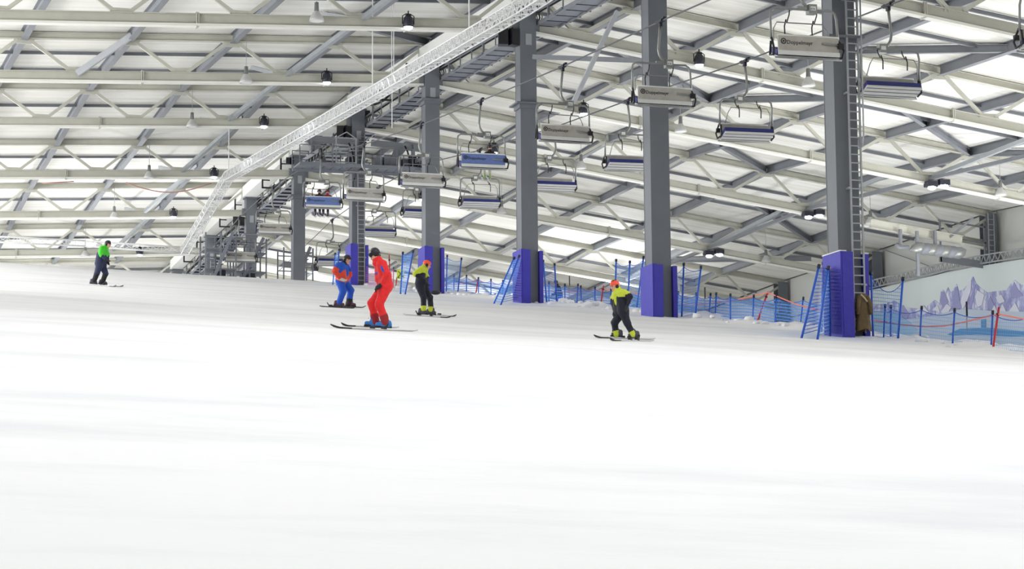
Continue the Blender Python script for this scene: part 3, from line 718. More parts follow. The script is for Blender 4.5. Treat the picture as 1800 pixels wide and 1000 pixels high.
# lift tower platforms -------------------------------------------------
def platform(Yp, z, label, xa=27.2, xb=34.9, arm=1.75, grp='lift tower platforms'):
    t = thing('lift_platform', (X0, Yp, z), label, 'lift platform', grp)
    zt = z+arm
    part('cross_arm', MB().use(GREY).bar((xa, Yp, zt), (X0-.4, Yp, zt-.05), .3, .34), t)
    part('cross_arm', MB().use(GREY).bar((X0+.4, Yp, zt-.05), (xb, Yp, zt-.25), .3, .34), t)
    for sg, xx in ((-1, xa+.9), (1, xb-1.2)):
        b = MB().use(GREY)
        p = [(xx-sg*-.0-.15, 0), (xx+.15, 0), (xx+sg*-.55+.12, -1.5), (xx+sg*-.55-.12, -1.5)]
        x1 = xx; x2 = xx-sg*.8
        b.hexa([(x2-.12, Yp-.12, z+.1), (x2+.12, Yp-.12, z+.1), (x2+.12, Yp+.12, z+.1), (x2-.12, Yp+.12, z+.1), (x1-.42, Yp-.15, zt), (x1+.42, Yp-.15, zt), (x1+.42, Yp+.15, zt), (x1-.42, Yp+.15, zt)])
        part('tapered_bracket', b, t)
    for i in range(14):
        x = xa+.3+(xb-xa-.6)*i/13
        if abs(x-X0) > .35: part('grating', MB().use(PLATF).box((x, Yp-.1, z), (.48, 2.0, .06)), t)
    for yy in (Yp-1.1, Yp+.9):
        part('edge_beam', MB().use(PLATF).bar((xa, yy, z-.08), (xb, yy, z-.08), .08, .2), t)
        for hh in (.5, 1.0): part('handrail', MB().use(PLATF).bar((xa, yy, z+hh), (xb, yy, z+hh), .045, .045), t)
        for i in range(9): part('rail_post', MB().use(PLATF).box((xa+(xb-xa)*i/8, yy, z+.5), (.05, .05, 1.0)), t)
    # cage left of the column
    cg = MB().use(GALV)
    for x in (X0-1.9, X0-.75):
        for yy in (Yp-1.0, Yp-.1): cg.box((x, yy, z+.75), (.07, .07, 1.5))
    for zz in (.1, .8, 1.5):
        cg.bar((X0-1.9, Yp-1.0, z+zz), (X0-.75, Yp-1.0, z+zz), .05, .05); cg.bar((X0-1.9, Yp-.1, z+zz), (X0-.75, Yp-.1, z+zz), .05, .05)
    cg.bar((X0-1.9, Yp-1.0, z+1.5), (X0-1.3, Yp-1.0, z+1.85), .05, .05).bar((X0-1.3, Yp-1.0, z+1.85), (X0-.75, Yp-1.0, z+1.5), .05, .05)
    for x in (X0-1.9, X0-.75):
        for zz in (.1, 1.5): cg.bar((x, Yp-1.0, z+zz), (x, Yp-.1, z+zz), .05, .05)
    part('cage', cg, t)
    for i in range(4):   # machinery boxes
        x = X0+.8+.55*i; part('machine_housing', MB().use(PLATF if i % 2 else GREY).box((x, Yp+.3, z+.35+.06*(i % 3)), (.45, .8, .6+.12*(i % 3))), t)
    part('machine_housing', MB().use(DARK).box((X0-.75, Yp+.3, z+.35), (.5, .7, .55)), t)
    for x in (X0-1.0, X0+2.3):
        part('hose', MB().use(BLACK, True).tube([(x, Yp-.3, zt-.2), (x+.1, Yp-.5, z+1.0), (x+.3, Yp-.6, z+.1)], .05, 6), t)
    for i in range(3): part('barrel', MB().use(DARK, True).lathe((xb-.9+.28*i, Yp-.4, z+.05), [(0, .75), (.11, .75), (.12, 0)], 10), t)
    return t
def sheaves(X, Yc, zc, label, n=6):
    t = thing('sheave_train', (X, Yc, zc), label, 'sheave train', 'lift sheave trains')
    T = LZ if X < X0 else RZ
    for i in range(n):
        y = Yc-2.0+4.0*i/(n-1); z = interp(T, y)+.26
        w = MB().use(BLACK, True).tube([(X, y+.2*math.cos(a), z+.2*math.sin(a)) for a in [2*PI*j/14 for j in range(14)]], .05, 6, closed=True)
        part('sheave', w, t)
        part('hub', MB().use(GALV).box((X, y, z), (.12, .12, .3)), t)
    part('rocker_beam', MB().use(GREY).bar((X-.12, Yc-2.1, interp(T, Yc-2.1)+.35), (X-.12, Yc+2.1, interp(T, Yc+2.1)+.35), .06, .22), t)
    part('yoke_plate', MB().use(GREY).box((X-.12, Yc, zc+.9), (.1, .5, .9)), t)
    return t
platform(126.9, 25.15, 'grey work platform with railings and machinery across the ladder column behind the riders', 27.2, 34.7, 1.55)
sheaves(LX, 126.9, interp(LZ, 126.9), 'left sheave train under the far work platform'); sheaves(RX, 126.9, interp(RZ, 126.9), 'right sheave train under the far work platform')
platform(63.2, 19.8, 'grey work platform cut by the top of the frame at the rightmost column', 27.9, 33.2, 1.6)
sheaves(RX, 63.2, interp(RZ, 63.2), 'sheave train at the top edge right of the rightmost column')

# return station hung beneath the far right roof
c = pix(1650, 441, Y=118)
t = thing('return_station', c, 'grey lift return machinery hanging at the right above the mural', 'lift machinery')
part('support_beam', MB().use(CREAM).ibeam(c+Vector((-4.0, .5, 1.5)), c+Vector((1.8, .5, .75)), .5, .3), t)
for i in range(7):
    q = c+Vector((-1.3+.42*i, 0, .1-.03*i)); w = MB().use(GREY if i % 2 else CHB, True).tube([q+Vector((-.55, 0, -.16)), q+Vector((-.3, 0, -.06)), q, q+Vector((.3, 0, .1)), q+Vector((.5, 0, .2))], [.06, .26, .36, .28, .08], 10); part('machine_hood', w, t)
part('fairing', MB().use(GALV).bar(c+Vector((-1.5, 0, .12)), c+Vector((1.5, 0, .12)), .4, .12), t)
part('fairing', MB().use(GALV).bar(c+Vector((-.7, .2, .35)), c+Vector((1.0, .2, .25)), .4, .14), t)
for x in (-2.3, -.1): part('hanger', MB().use(GREY).box(c+Vector((x, .2, .75)), (.14, .2, .9)), t)
part('hook', MB().use(GREY, True).tube([c+Vector((-2.7, 0, .3)), c+Vector((-2.5, 0, .1)), c+Vector((-1.9, 0, .15))], .11, 6), t)
part('post', MB().use(GREY).box(c+Vector((-1.35, 0, -.2)), (.16, .16, 2.6)), t)
part('brace_arm', MB().use(GREY).bar(c+Vector((1.0, .5, .9)), c+Vector((2.6, .6, 2.1)), .12, .12), t)

# ------------------------------------------------------------------ far right wall: columns, mural, lattice rail
DKC = mat('dark_wall_column', (112, 116, 124), .5, noise=.12, nscale=1.2)
for i, n in enumerate((2, 3, 4, 5, 6)):
    z1 = CH(n, XR)+DEP; zb = z1-12
    t = thing('wall_column', (XR-.2, FY(n), zb), '%s grey column on the far side wall, counted from the right' % ordw[i], 'column', 'columns of the far side wall')
    part('shaft', MB().use(DKC).ibeam((XR-.35, FY(n), zb), (XR-.35, FY(n), z1), .9, .75, .05, .05, up=(0, 1, 0)), t)
    if n == 3:
        l = thing('wall_ladder', (XR-.9, FY(n)-.6, z1-5), 'short ladder up the column beside the mural', 'ladder')
        for sg in (-.2, .2): part('stile', MB().use(GALV).box((XR-.45+sg, FY(n)-.55, z1-2.5), (.06, .05, 5.0)), l)
        for k in range(14): part('rung', MB().use(GALV).box((XR-.45, FY(n)-.55, z1-4.7+.33*k), (.4, .04, .04)), l)
        s_ = thing('wall_platform', (XR-2, FY(n), z1-2.4), 'small grey access frame left of the wall ladder', 'platform')
        for zz in (-.9, -1.9, -3.3): part('rail', MB().use(GREY).bar((XR-.7, FY(n)-.3, z1+zz), (XR-4.0, FY(n)-.3, z1+zz+.35), .1, .1 if zz > -3 else .45), s_)
        for xx in (-.8, -3.9): part('post', MB().use(GREY).box((XR+xx, FY(n)-.3, z1-1.9), (.1, .1, 2.6)), s_)
MX = XR-1.0
tm = thing('mural_board', (MX, 125, 17), 'pale blue printed mural of snowy mountain peaks on the far side wall', 'mural')
topc = [(1480, 516), (1540, 508), (1600, 494), (1660, 480), (1720, 468), (1800, 455), (1880, 446), (1990, 436)]
pts = [pix(x, y, X=MX) for x, y in topc]
def poly(name, outline, m, off, parent, label=None):
    mb = MB().use(m); P = [Vector((MX-off, p.y, p.z)) for p in outline]; Q = [p+Vector((.03, 0, 0)) for p in P]
    n = len(P); mb.add(P+Q, [tuple(range(n)), tuple(range(2*n-1, n-1, -1))]+[(i, i+n, (i+1) % n+n, (i+1) % n) for i in range(n)])
    return part(name, mb, parent, label)
def mcol(nm, c): return mat(nm, c, .75, noise=.10, nscale=.35)
def rock_print():
    M = bpy.data.materials.new('mural_peaks_print'); M.use_nodes = True; nt = M.node_tree; b = nt.nodes['Principled BSDF']; b.inputs['Roughness'].default_value = .75
    tc = nt.nodes.new('ShaderNodeTexCoord'); mp = nt.nodes.new('ShaderNodeMapping'); mp.inputs['Rotation'].default_value = (.5, 0, 0); mp.inputs['Scale'].default_value = (1, 1.1, .55)
    n = nt.nodes.new('ShaderNodeTexNoise'); n.inputs['Scale'].default_value = 1.6; n.inputs['Detail'].default_value = 7; n.inputs['Roughness'].default_value = .7
    cr = nt.nodes.new('ShaderNodeValToRGB'); e = cr.color_ramp.elements
    e[0].position = .40; e[0].color = lin((138, 138, 184)); e[1].position = .60; e[1].color = lin((216, 218, 228))
    k = e.new(.5); k.color = lin((166, 170, 208))
    nt.links.new(tc.outputs['Object'], mp.inputs[0]); nt.links.new(mp.outputs[0], n.inputs['Vector']); nt.links.new(n.outputs['Fac'], cr.inputs[0]); nt.links.new(cr.outputs[0], b.inputs['Base Color'])
    return M
skyM = mcol('mural_sky', (212, 221, 220)); nearM = mcol('mural_snowfield', (186, 198, 214)); shadM = rock_print(); rockM = mcol('mural_rock', (150, 150, 192)); capM = mcol('mural_snowcap', (212, 214, 226)); iceM = mcol('mural_low_blue', (150, 184, 214))
bott = [Vector((MX, pts[-1].y, 10)), Vector((MX, pts[0].y, 10))]
poly('board', pts+bott, skyM, 0, tm)
def MP(l, m, off, nm): return poly(nm, [pix(x, y, X=MX) for x, y in l], m, off, tm)
MP([(1480, 556), (1520, 540), (1556, 534), (1572, 528), (1590, 540), (1612, 542), (1630, 538), (1644, 527), (1652, 534), (1654, 512), (1658, 509), (1662, 515), (1667, 505), (1671, 514), (1676, 511), (1682, 499), (1686, 512), (1696, 507), (1700, 502), (1703, 510), (1708, 490), (1711, 486), (1716, 498), (1724, 506), (1736, 514), (1750, 512), (1770, 510), (1776, 500), (1784, 492), (1794, 500), (1806, 504), (1840, 490), (1880, 505), (1930, 480), (1990, 500), (1990, 560), (1480, 575)], shadM, .03, 'peaks_print')
for l in ([(1654, 530), (1656, 512), (1662, 516), (1668, 530), (1660, 545)], [(1676, 528), (1680, 506), (1684, 503), (1688, 528), (1692, 540), (1680, 545)], [(1704, 540), (1708, 520), (1716, 500), (1712, 528), (1707, 545)], [(1776, 512), (1784, 496), (1790, 508), (1800, 520), (1782, 524)], [(1582, 546), (1588, 536), (1600, 552), (1592, 565)], [(1736, 535), (1742, 520), (1750, 540), (1744, 548)]):
    MP(l, rockM, .06, 'rock_print')
for l in ([(1690, 530), (1696, 512), (1706, 494), (1709, 492), (1708, 512), (1702, 528), (1694, 545)], [(1716, 522), (1720, 510), (1732, 518), (1728, 536), (1720, 540)], [(1656, 548), (1666, 534), (1674, 540), (1664, 556)], [(1752, 522), (1762, 518), (1768, 530), (1758, 534)], [(1740, 555), (1750, 536), (1756, 552), (1764, 534), (1772, 552), (1786, 532), (1796, 552), (1800, 558), (1740, 560)], [(1610, 546), (1624, 536), (1634, 548), (1620, 556)], [(1640, 545), (1650, 536), (1654, 548)]):
    MP(l, capM, .08, 'snow_print')
MP([(1480, 590), (1560, 575), (1600, 560), (1640, 556), (1676, 546), (1700, 543), (1740, 546), (1800, 548), (1880, 540), (1990, 536), (1990, 640), (1480, 640)], nearM, .10, 'snowfield_print')
MP([(1480, 560), (1540, 548), (1580, 552), (1602, 566), (1616, 580), (1600, 592), (1480, 596)], iceM, .12, 'slope_print')
MP([(1668, 588), (1690, 578), (1740, 576), (1800, 582), (1860, 580), (1860, 590), (1780, 592), (1720, 588), (1676, 590)], mcol('mural_net_blue', (84, 140, 190)), .13, 'net_print')
MP([(1728, 562), (1736, 561), (1736, 576), (1728, 576)], mcol('mural_net_blue', (84, 140, 190)), .15, 'post_print')
# lattice rail along the mural top
t = thing('mural_rail', pts[4], 'grey lattice rail along the curved top of the mural', 'rail')
top = [p+Vector((-.25, 0, .1)) for p in pts]; up_ = [p+Vector((0, 0, .5)) for p in top]
part('bottom_chord', MB().use(GALV).tube(top, .05, 6), t); part('top_chord', MB().use(GALV).tube(up_, .05, 6), t)
mbx = MB().use(GALV)
def along(L, q):
    i = min(int(q*(len(L)-1)), len(L)-2); f = q*(len(L)-1)-i; return L[i].lerp(L[i+1], f)
for i in range(110):
    a, b_ = i/110, (i+1)/110
    mbx.bar(along(top if i % 2 else up_, a), along(up_ if i % 2 else top, b_), .05, .05)
part('lacing', mbx, t, kind='stuff')
hose('wall_cable', [pix(1480, 412, X=XR-.1), pix(1640, 470, X=XR-.1), pix(1650, 395, X=XR-.1)][:2], .03, GREY, 'thin cable strung over the far side wall', 'cable')

# far scaffold at the crest ---------------------------------------------
for (xa, xb, ya, z, h, lab) in ((25.8, 27.8, 148, 21.0, 3.4, 'left bay of the grey stair scaffold behind the crest'), (28.0, 30.2, 150, 21.2, 3.2, 'middle bay of the grey stair scaffold behind the crest'), (31.8, 33.8, 152, 20.8, 3.4, 'right bay of the grey stair scaffold behind the crest')):
    t = thing('stair_scaffold', ((xa+xb)/2, ya, z-2), lab, 'scaffold', 'scaffold bays at the top station')
    for x in (xa, (xa+xb)/2, xb):
        for y in (ya, ya+2): part('upright', MB().use(PLATF).box((x, y, z+h/2-1.5), (.09, .09, h+3)), t)
    for k in range(4):
        for y in (ya, ya+2): part('ledger', MB().use(PLATF).bar((xa, y, z+h*k/3.3), (xb, y, z+h*k/3.3), .07, .07), t)
    for k in range(2): part('deck_board', MB().use(PLATF).box(((xa+xb)/2, ya+1, z+h*(.3+.4*k)), (xb-xa, 2, .07)), t)
    for k in range(8): part('stair_tread', MB().use(PLATF).box((xa+.4+(xb-xa-.8)*k/7, ya-.3, z+h*k/8), (.3, .7, .05)), t)
    part('stair_string', MB().use(PLATF).bar((xa+.3, ya-.6, z), (xb-.3, ya-.6, z+h), .06, .2), t)
    part('machine_box', MB().use(DARK).box(((xa+xb)/2, ya+.8, z+.6), ((xb-xa)*.4, .9, 1.0)), t)
# red sagging cable at far left
A, B = pix(222, 321, Y=148), pix(372, 322, Y=148)
hose('hanging_cable', [A.lerp(B, i/10)-Vector((0, 0, .62*math.sin(PI*i/10))) for i in range(11)], .035, mat('dull_red_cable', (190, 130, 120), .6, noise=.1), 'dull red cable sagging below a truss at the far left', 'cable')
hose('service_cable', [pix(75, 322, Y=143), pix(130, 319, Y=143)], .035, mat('dull_red_cable', (190, 130, 120)), 'short dull red cable strapped to the truss at far left', 'cable')

# ------------------------------------------------------------------ nets and poles
def pole_pts(xt, yt, xb, yb, X=None):
    b = pix(xb, yb, X=X) if X else gnd(xb, yb)
    tp = pix(xt, yt, Y=b.y); return b, tp
def uvquad(mb_list):
    pass
def net_obj(name, tops, bots, m, parent, sag=.12, label=None):
    N = 8; vs = []; uv = []; fs = []; u = 0
    for i in range(len(tops)-1):
        L = (tops[i+1]-tops[i]).length
        for j in range(N+(1 if i == len(tops)-2 else 0)):
            q = j/N; a = tops[i].lerp(tops[i+1], q)-Vector((0, 0, sag*4*q*(1-q))); b_ = bots[i].lerp(bots[i+1], q)
            nrm = Vector((b_.y*0-.0, -1, 0))*(.05*math.sin(PI*q*2+i))
            H = (a-b_).length
            for k in range(5):
                vs.append(b_.lerp(a, k/4)+nrm*math.sin(PI*k/4)); uv.append((u+L*q, H*k/4))
        u += L
    rows = len(vs)//5
    for r in range(rows-1):
        for k in range(4): fs.append((r*5+k, (r+1)*5+k, (r+1)*5+k+1, r*5+k+1))
    me = bpy.data.meshes.new(name); off = ORG[parent]; me.from_pydata([tuple(v-off) for v in vs], [], fs)
    ul = me.uv_layers.new(name='UVMap')
    for p in me.polygons:
        for li in p.loop_indices: ul.data[li].uv = uv[me.loops[li].vertex_index]
    me.materials.append(m); o = bpy.data.objects.new(name, me); col.objects.link(o); o.parent = parent
    if label: o['label'] = label
    # top cord
    part('top_cord', MB().use(NETB).tube([vs[r*5+4] for r in range(rows)], .012, 4), parent)
    return o
def fence(label, poles, m=NET, X=None, r=.035, cat='net fence', polem=None, caps=True, sag=.12, name='net_fence', low=.05):
    P = [pole_pts(*p, X=X) for p in poles]
    t = thing(name, P[0][0], label, cat, 'safety nets on poles')
    for b_, tp in P:
        d = (tp-b_).normalized()
        part('pole', MB().use(polem or NETB, True).tube([b_-d*.3, tp], r, 7), t)
        if caps: part('pole_cap', MB().use(DARK, True).tube([tp-d*.02, tp+d*.09], r*1.5, 7), t)
    if m: net_obj('net', [tp-(tp-b_)*.03 for b_, tp in P], [b_+(tp-b_)*low for b_, tp in P], m, t, sag)
    return t
fence('leaning narrow blue net on two poles left of the fourth padded column', [(708, 446, 704, 517), (726, 443, 712, 518)], NETD, sag=0)
fence('tall blue net behind the fourth padded column', [(736, 443, 735, 512), (786, 451, 784, 521), (811, 456, 804, 521)], NET, X=32.6)
fence('low blue net between the third and fourth padded columns', [(785, 485, 785, 520), (798, 486, 798, 521), (820, 486, 820, 520), (841, 490, 841, 521), (863, 493, 863, 523), (884, 495, 884, 528), (910, 497, 910, 530)], NETD, X=33.4, r=.028)
fence('leaning blue net on crossed poles left of the third padded column', [(903, 455, 868, 534), (912, 452, 880, 536), (918, 452, 905, 530)], NETD, sag=.02)
fence('tall blue net right of the third padded column', [(955, 460, 961, 533), (975, 466, 979, 540)], NET, X=32.4)
fence('low blue net between the second and third padded columns', [(948, 497, 948, 533), (965, 498, 965, 534), (993, 502, 993, 537), (1016, 502, 1014, 540), (1021, 505, 1022, 540), (1046, 507, 1046, 543), (1074, 510, 1073, 545), (1104, 512, 1104, 550), (1140, 516, 1140, 553)], NETD, X=33.4, r=.028)
fence('tall blue net left of the second padded column', [(1083, 459, 1081, 541), (1107, 462, 1103, 545), (1131, 454, 1118, 552), (1140, 454, 1132, 552)], NET, X=32.2)
fence('tall blue net right of the second padded column', [(1182, 478, 1182, 556), (1202, 466, 1198, 562), (1232, 471, 1222, 556)], NET, X=32.2)
fence('low blue net between the two rightmost columns', [(1192, 516, 1190, 556), (1224, 518, 1222, 560), (1249, 519, 1246, 562), (1259, 518, 1257, 562), (1284, 520, 1284, 566), (1325, 522, 1323, 568), (1365, 523, 1362, 575), (1412, 526, 1406, 581), (1458, 530, 1456, 590)], NETD, X=33.2, r=.028)
fence('leaning blue net tent on four poles left of the rightmost column', [(1439, 470, 1409, 594), (1447, 465, 1444, 585), (1456, 473, 1437, 596), (1457, 473, 1459, 590)], NETD, sag=.02)
fence('tall blue net right of the rightmost column', [(1531, 482, 1535, 597), (1587, 492, 1578, 602)], NET, X=31.9, sag=.4)
PALE = net_mat('pale_blue_net', (120, 170, 225), .11)
fence('low blue net at the right in front of the mural', [(1556, 540, 1553, 599), (1566, 541, 1566, 602), (1620, 543, 1617, 601), (1678, 547, 1674, 609), (1745, 551, 1742, 616), (1810, 556, 1806, 622)], PALE, X=32.4, r=.028)
fence('blue net pole pair behind the skier in blue and orange', [(589, 447, 585, 501), (596, 440, 592, 500)], NETD, X=28.6, sag=0)
fence('pink net right of the platform column', [(643, 466, 642, 505), (668, 468, 668, 508), (692, 472, 691, 510)], NETP, X=31.6, r=.022, polem=mat('pink_pole', (190, 70, 110)))
def rope(label, pts, X, r=.022, m=TAPE):
    hose('marker_tape', [pix(x, y, X=X) for x, y in pts], r, m, label, 'tape', 5, 'orange marker tapes')
rope('orange tape between the third and second padded columns', [(948, 511), (990, 513), (1030, 512), (1062, 509), (1100, 512), (1136, 518)], 33.5)
rope('orange tape between the two rightmost columns', [(1182, 532), (1215, 536), (1255, 533), (1300, 526), (1350, 514), (1400, 535), (1466, 552)], 33.3)
rope('orange tape sagging in front of the mural', [(1528, 562), (1580, 570), (1620, 574), (1660, 573), (1700, 565), (1756, 552), (1800, 561), (1850, 572)], 32.5)
rope('pale orange tape right of the fourth padded column', [(776, 500), (800, 499), (838, 494), (870, 500)], 33.5, .02)
for i, (p, X, lab) in enumerate((((1350, 513, 1330, 568), 33.1, 'leaning red pole between the two rightmost columns'), ((1756, 540, 1745, 616), 32.3, 'leaning red pole at the far right with the tape tied to it'), ((1061, 502, 1055, 541), 33.3, 'leaning red pole left of the child in the orange helmet'), ((841, 487, 836, 519), 33.3, 'short red pole right of the fourth padded column'), ((684, 448, 686, 505), 31.8, 'thin tall red pole behind the skier in red'), ((698, 486, 695, 508), 31.8, 'short red pole holding the yellow sign'))):
    b_, tp = pole_pts(*p, X=X); d = (tp-b_).normalized()
    t = thing('marker_pole', b_, lab, 'pole', 'red marker poles')
    part('shaft', MB().use(REDP, True).tube([b_-d*.3, tp], .033, 7), t); part('collar', MB().use(DARK, True).tube([b_.lerp(tp, .82), b_.lerp(tp, .86)], .055, 7), t)
for p, X, lab in (((1239, 505, 1238, 556), 33.9, 'thin black-tipped pole right of the second padded column'), ((1001, 485, 1000, 510), 34.0, 'thin black-tipped pole right of the third padded column'), ((1699, 530, 1699, 560), 34, 'thin dark pole in front of the mural peaks')):
    b_, tp = pole_pts(*p, X=X); t = thing('thin_pole', b_, lab, 'pole'); part('shaft', MB().use(GREY).tube([b_-Vector((0, 0, .4)), tp], .015, 5), t); part('tip', MB().use(BLACK).tube([tp-Vector((0, 0, .45)), tp], .03, 5), t)
# yellow sign with a crossed-out figure
c = pix(704, 482, X=31.7); ex = Vector(CR.xy.to_3d()).normalized(); ez = Vector((0, 0, 1)); en = ez.cross(ex)
t = thing('warning_sign', c, 'square yellow sign with a black crossed mark, tied beside the leaning net', 'sign')
part('panel', MB().use(YELS).box(c, (.40, .02, .50), (ex, en, ez)), t)
k = MB().use(INK)
for a, b_ in (((-.14, .18), (.17, -.15)), ((-.16, -.2), (-.02, -.02)), ((.12, -.18), (-.02, .03)), ((-.02, .03), (.1, .16)), ((-.16, -.16), (-.05, -.2))):
    k.bar(c+ex*a[0]+ez*a[1]-en*.0+Vector((-en.x, -en.y, 0))*.02*(1 if en.y > 0 else -1), c+ex*b_[0]+ez*b_[1]+Vector((-en.x, -en.y, 0))*.02*(1 if en.y > 0 else -1), .03, .03)
part('mark', k, t)
# snow clods along the berm
CL = MB().use(SNOW, True)
cl_i = 0
for i in range(120):
    y = 58+random.random()*74; x = 32.2+random.gauss(0, .55)
    s = .06+.12*random.random()**2; z = snowz(x, y)
    c = Vector((x, y, z+s*.2)); n0 = len(CL.v); CL.sphere(c, s, 6, 4, (1.3, 1.2, .7))
    for v in range(n0, len(CL.v)):
        a = CL.v[v]; CL.v[v] = (a[0]+s*.2*random.uniform(-1, 1), a[1]+s*.2*random.uniform(-1, 1), a[2]+s*.15*random.uniform(-1, 1))
solo('snow_clods', CL, (32, 90, snowz(32, 90)), 'loose white snow clods scattered along the foot of the fence', 'snow', kind='stuff')
# dark cloth at the foot of the fourth column
c = gnd(764, 519); mb = MB().use(DARK, True).sphere(c+Vector((0, -.1, .12)), .22, 10, 6, (1.2, .5, .5)); solo('rolled_cloth', mb, c, 'dark rolled cloth at the foot of the fourth padded column', 'cloth')

# ------------------------------------------------------------------ people
def sdf_mesh(name, prims, mats, cell, k=.035, off=Vector((0, 0, 0)), wrinkle=0.0):
    """prims: (a, b, ra, rb, mat index[, squash vector, squash factor]); one smooth continuous surface"""
    A = np.array([list(p[0]) for p in prims]); B = np.array([list(p[1]) for p in prims])
    ra = np.array([p[2] for p in prims]); rb = np.array([p[3] for p in prims]); pm = np.array([p[4] for p in prims])
    R = max(ra.max(), rb.max())+.06
    lo = np.minimum(A.min(0), B.min(0))-R; hi_ = np.maximum(A.max(0), B.max(0))+R
    n = np.ceil((hi_-lo)/cell).astype(int)+1
    g = [lo[i]+cell*np.arange(n[i]) for i in range(3)]
    G = np.stack(np.meshgrid(*g, indexing='ij'), -1)
    def ev(P, want=False):
        acc = None; best = None; bi = None
        for i in range(len(prims)):
            d = B[i]-A[i]; L2 = max(d@d, 1e-9); t = np.clip(((P-A[i])@d)/L2, 0, 1)
            D = P-A[i]-t[..., None]*d
            if len(prims[i]) > 5:
                s = np.array(prims[i][5]); f = prims[i][6]; c = D@s; D = D+(c*(f-1))[..., None]*s
            q = np.sqrt((D*D).sum(-1))-(ra[i]+(rb[i]-ra[i])*t)
            if want:
                if best is None: best = q.copy(); bi = np.full(q.shape, pm[i])
                else: mk = q < best; best[mk] = q[mk]; bi[mk] = pm[i]
            if acc is None: acc = q
            else:
                h = np.clip(.5+.5*(acc-q)/k, 0, 1); acc = acc*(1-h)+q*h-k*h*(1-h)
        if wrinkle:
            acc = acc+wrinkle*(np.sin(P[..., 2]*52+P[..., 0]*23)*np.sin(P[..., 0]*31+P[..., 1]*27+P[..., 2]*14))
        return (acc, bi) if want else acc
    F_ = ev(G); S = F_ < 0
    c = S[:-1, :-1, :-1].astype(int)
    tot = sum(S[a:n[0]-1+a, b:n[1]-1+b, d:n[2]-1+d].astype(int) for a in (0, 1) for b in (0, 1) for d in (0, 1))
    act = (tot > 0) & (tot < 8); idx = -np.ones(act.shape, int); idx[act] = np.arange(act.sum())
    I = np.argwhere(act); acc = np.zeros((len(I), 3)); cnt = np.zeros(len(I))
    corners = [(a, b, d) for a in (0, 1) for b in (0, 1) for d in (0, 1)]
    for p in corners:
        for ax in range(3):
            if p[ax] == 0:
                q = list(p); q[ax] = 1
                fp = F_[I[:, 0]+p[0], I[:, 1]+p[1], I[:, 2]+p[2]]; fq = F_[I[:, 0]+q[0], I[:, 1]+q[1], I[:, 2]+q[2]]
                mk = (fp < 0) != (fq < 0); t = np.where(mk, fp/(fp-fq+1e-12), 0)
                pos_ = np.array(p)+np.zeros((len(I), 3)); pos_[:, ax] += t
                acc[mk] += pos_[mk]; cnt[mk] += 1
    V = (I+acc/cnt[:, None])*cell+lo
    faces = []
    for ax in range(3):
        o1, o2 = (ax+1) % 3, (ax+2) % 3
        s0 = [slice(None)]*3; s1 = [slice(None)]*3; s0[ax] = slice(0, -1); s1[ax] = slice(1, None)
        a = S[tuple(s0)]; b = S[tuple(s1)]; e = np.argwhere(a != b)
        e = e[(e[:, o1] > 0) & (e[:, o2] > 0) & (e[:, o1] < n[o1]-1) & (e[:, o2] < n[o2]-1)]
        u = np.zeros(3, int); u[o1] = 1; w = np.zeros(3, int); w[o2] = 1
        def gi(x): return idx[x[:, 0], x[:, 1], x[:, 2]]
        q = np.stack([gi(e-u-w), gi(e-w), gi(e), gi(e-u)], 1)
        fl_ = ~a[e[:, 0], e[:, 1], e[:, 2]]
        q[fl_] = q[fl_][:, ::-1]; faces.append(q)
    Fc = np.concatenate(faces)
    cen = V[Fc].mean(1); _, mi = ev(cen, True)
    me = bpy.data.meshes.new(name); me.from_pydata((V-np.array(off)).tolist(), [], Fc.tolist())
    for m_ in mats: me.materials.append(m_)
    me.polygons.foreach_set('material_index', mi.astype(np.int32)); me.polygons.foreach_set('use_smooth', [True]*len(Fc)); me.update()
    return me
SKIN = mat('skin', (222, 168, 140), .55, noise=.06, nscale=12)
def cl(nm, c): return mat(nm, c, .7, noise=.14, nscale=7, bump=.35, bscale=16)
C_RED = cl('red_cloth', (238, 34, 38)); C_DRED = cl('dark_red_cloth', (158, 30, 40)); C_BLUE = cl('bright_blue_cloth', (24, 82, 196)); C_ORANGE = cl('orange_red_cloth', (226, 70, 44))
C_NAVY = cl('navy_cloth', (15, 17, 38)); C_YEL = cl('lime_yellow_cloth', (206, 220, 60)); C_GREEN = cl('bright_green_cloth', (70, 206, 40)); C_NAVY2 = cl('slate_navy_cloth', (36, 44, 78)); C_BLACK = cl('black_cloth', (20, 18, 26)); C_MAROON = cl('maroon_cloth', (140, 30, 50))
H_BLACK = mat('black_helmet_shell', (30, 28, 42), .3, noise=.08); H_ORANGE = mat('orange_helmet_shell', (255, 84, 52), .3, noise=.08)
BOOTB = mat('blue_boot_shell', (40, 120, 196), .35, noise=.12, nscale=9); BOOTG = mat('grey_boot_shell', (70, 66, 82), .4, noise=.2, nscale=9); BOOTR = mat('dark_red_boot_shell', (96, 48, 58), .4, noise=.2, nscale=9)
SKIK = mat('ski_topsheet_black', (34, 32, 36), .35, noise=.1); SKIW = mat('ski_topsheet_white', (206, 206, 208), .35, noise=.1)
EX = Vector((CR.x, CR.y, 0)).normalized(); EN = Vector((CF.x, CF.y, 0)).normalized(); EZ = Vector((0, 0, 1))

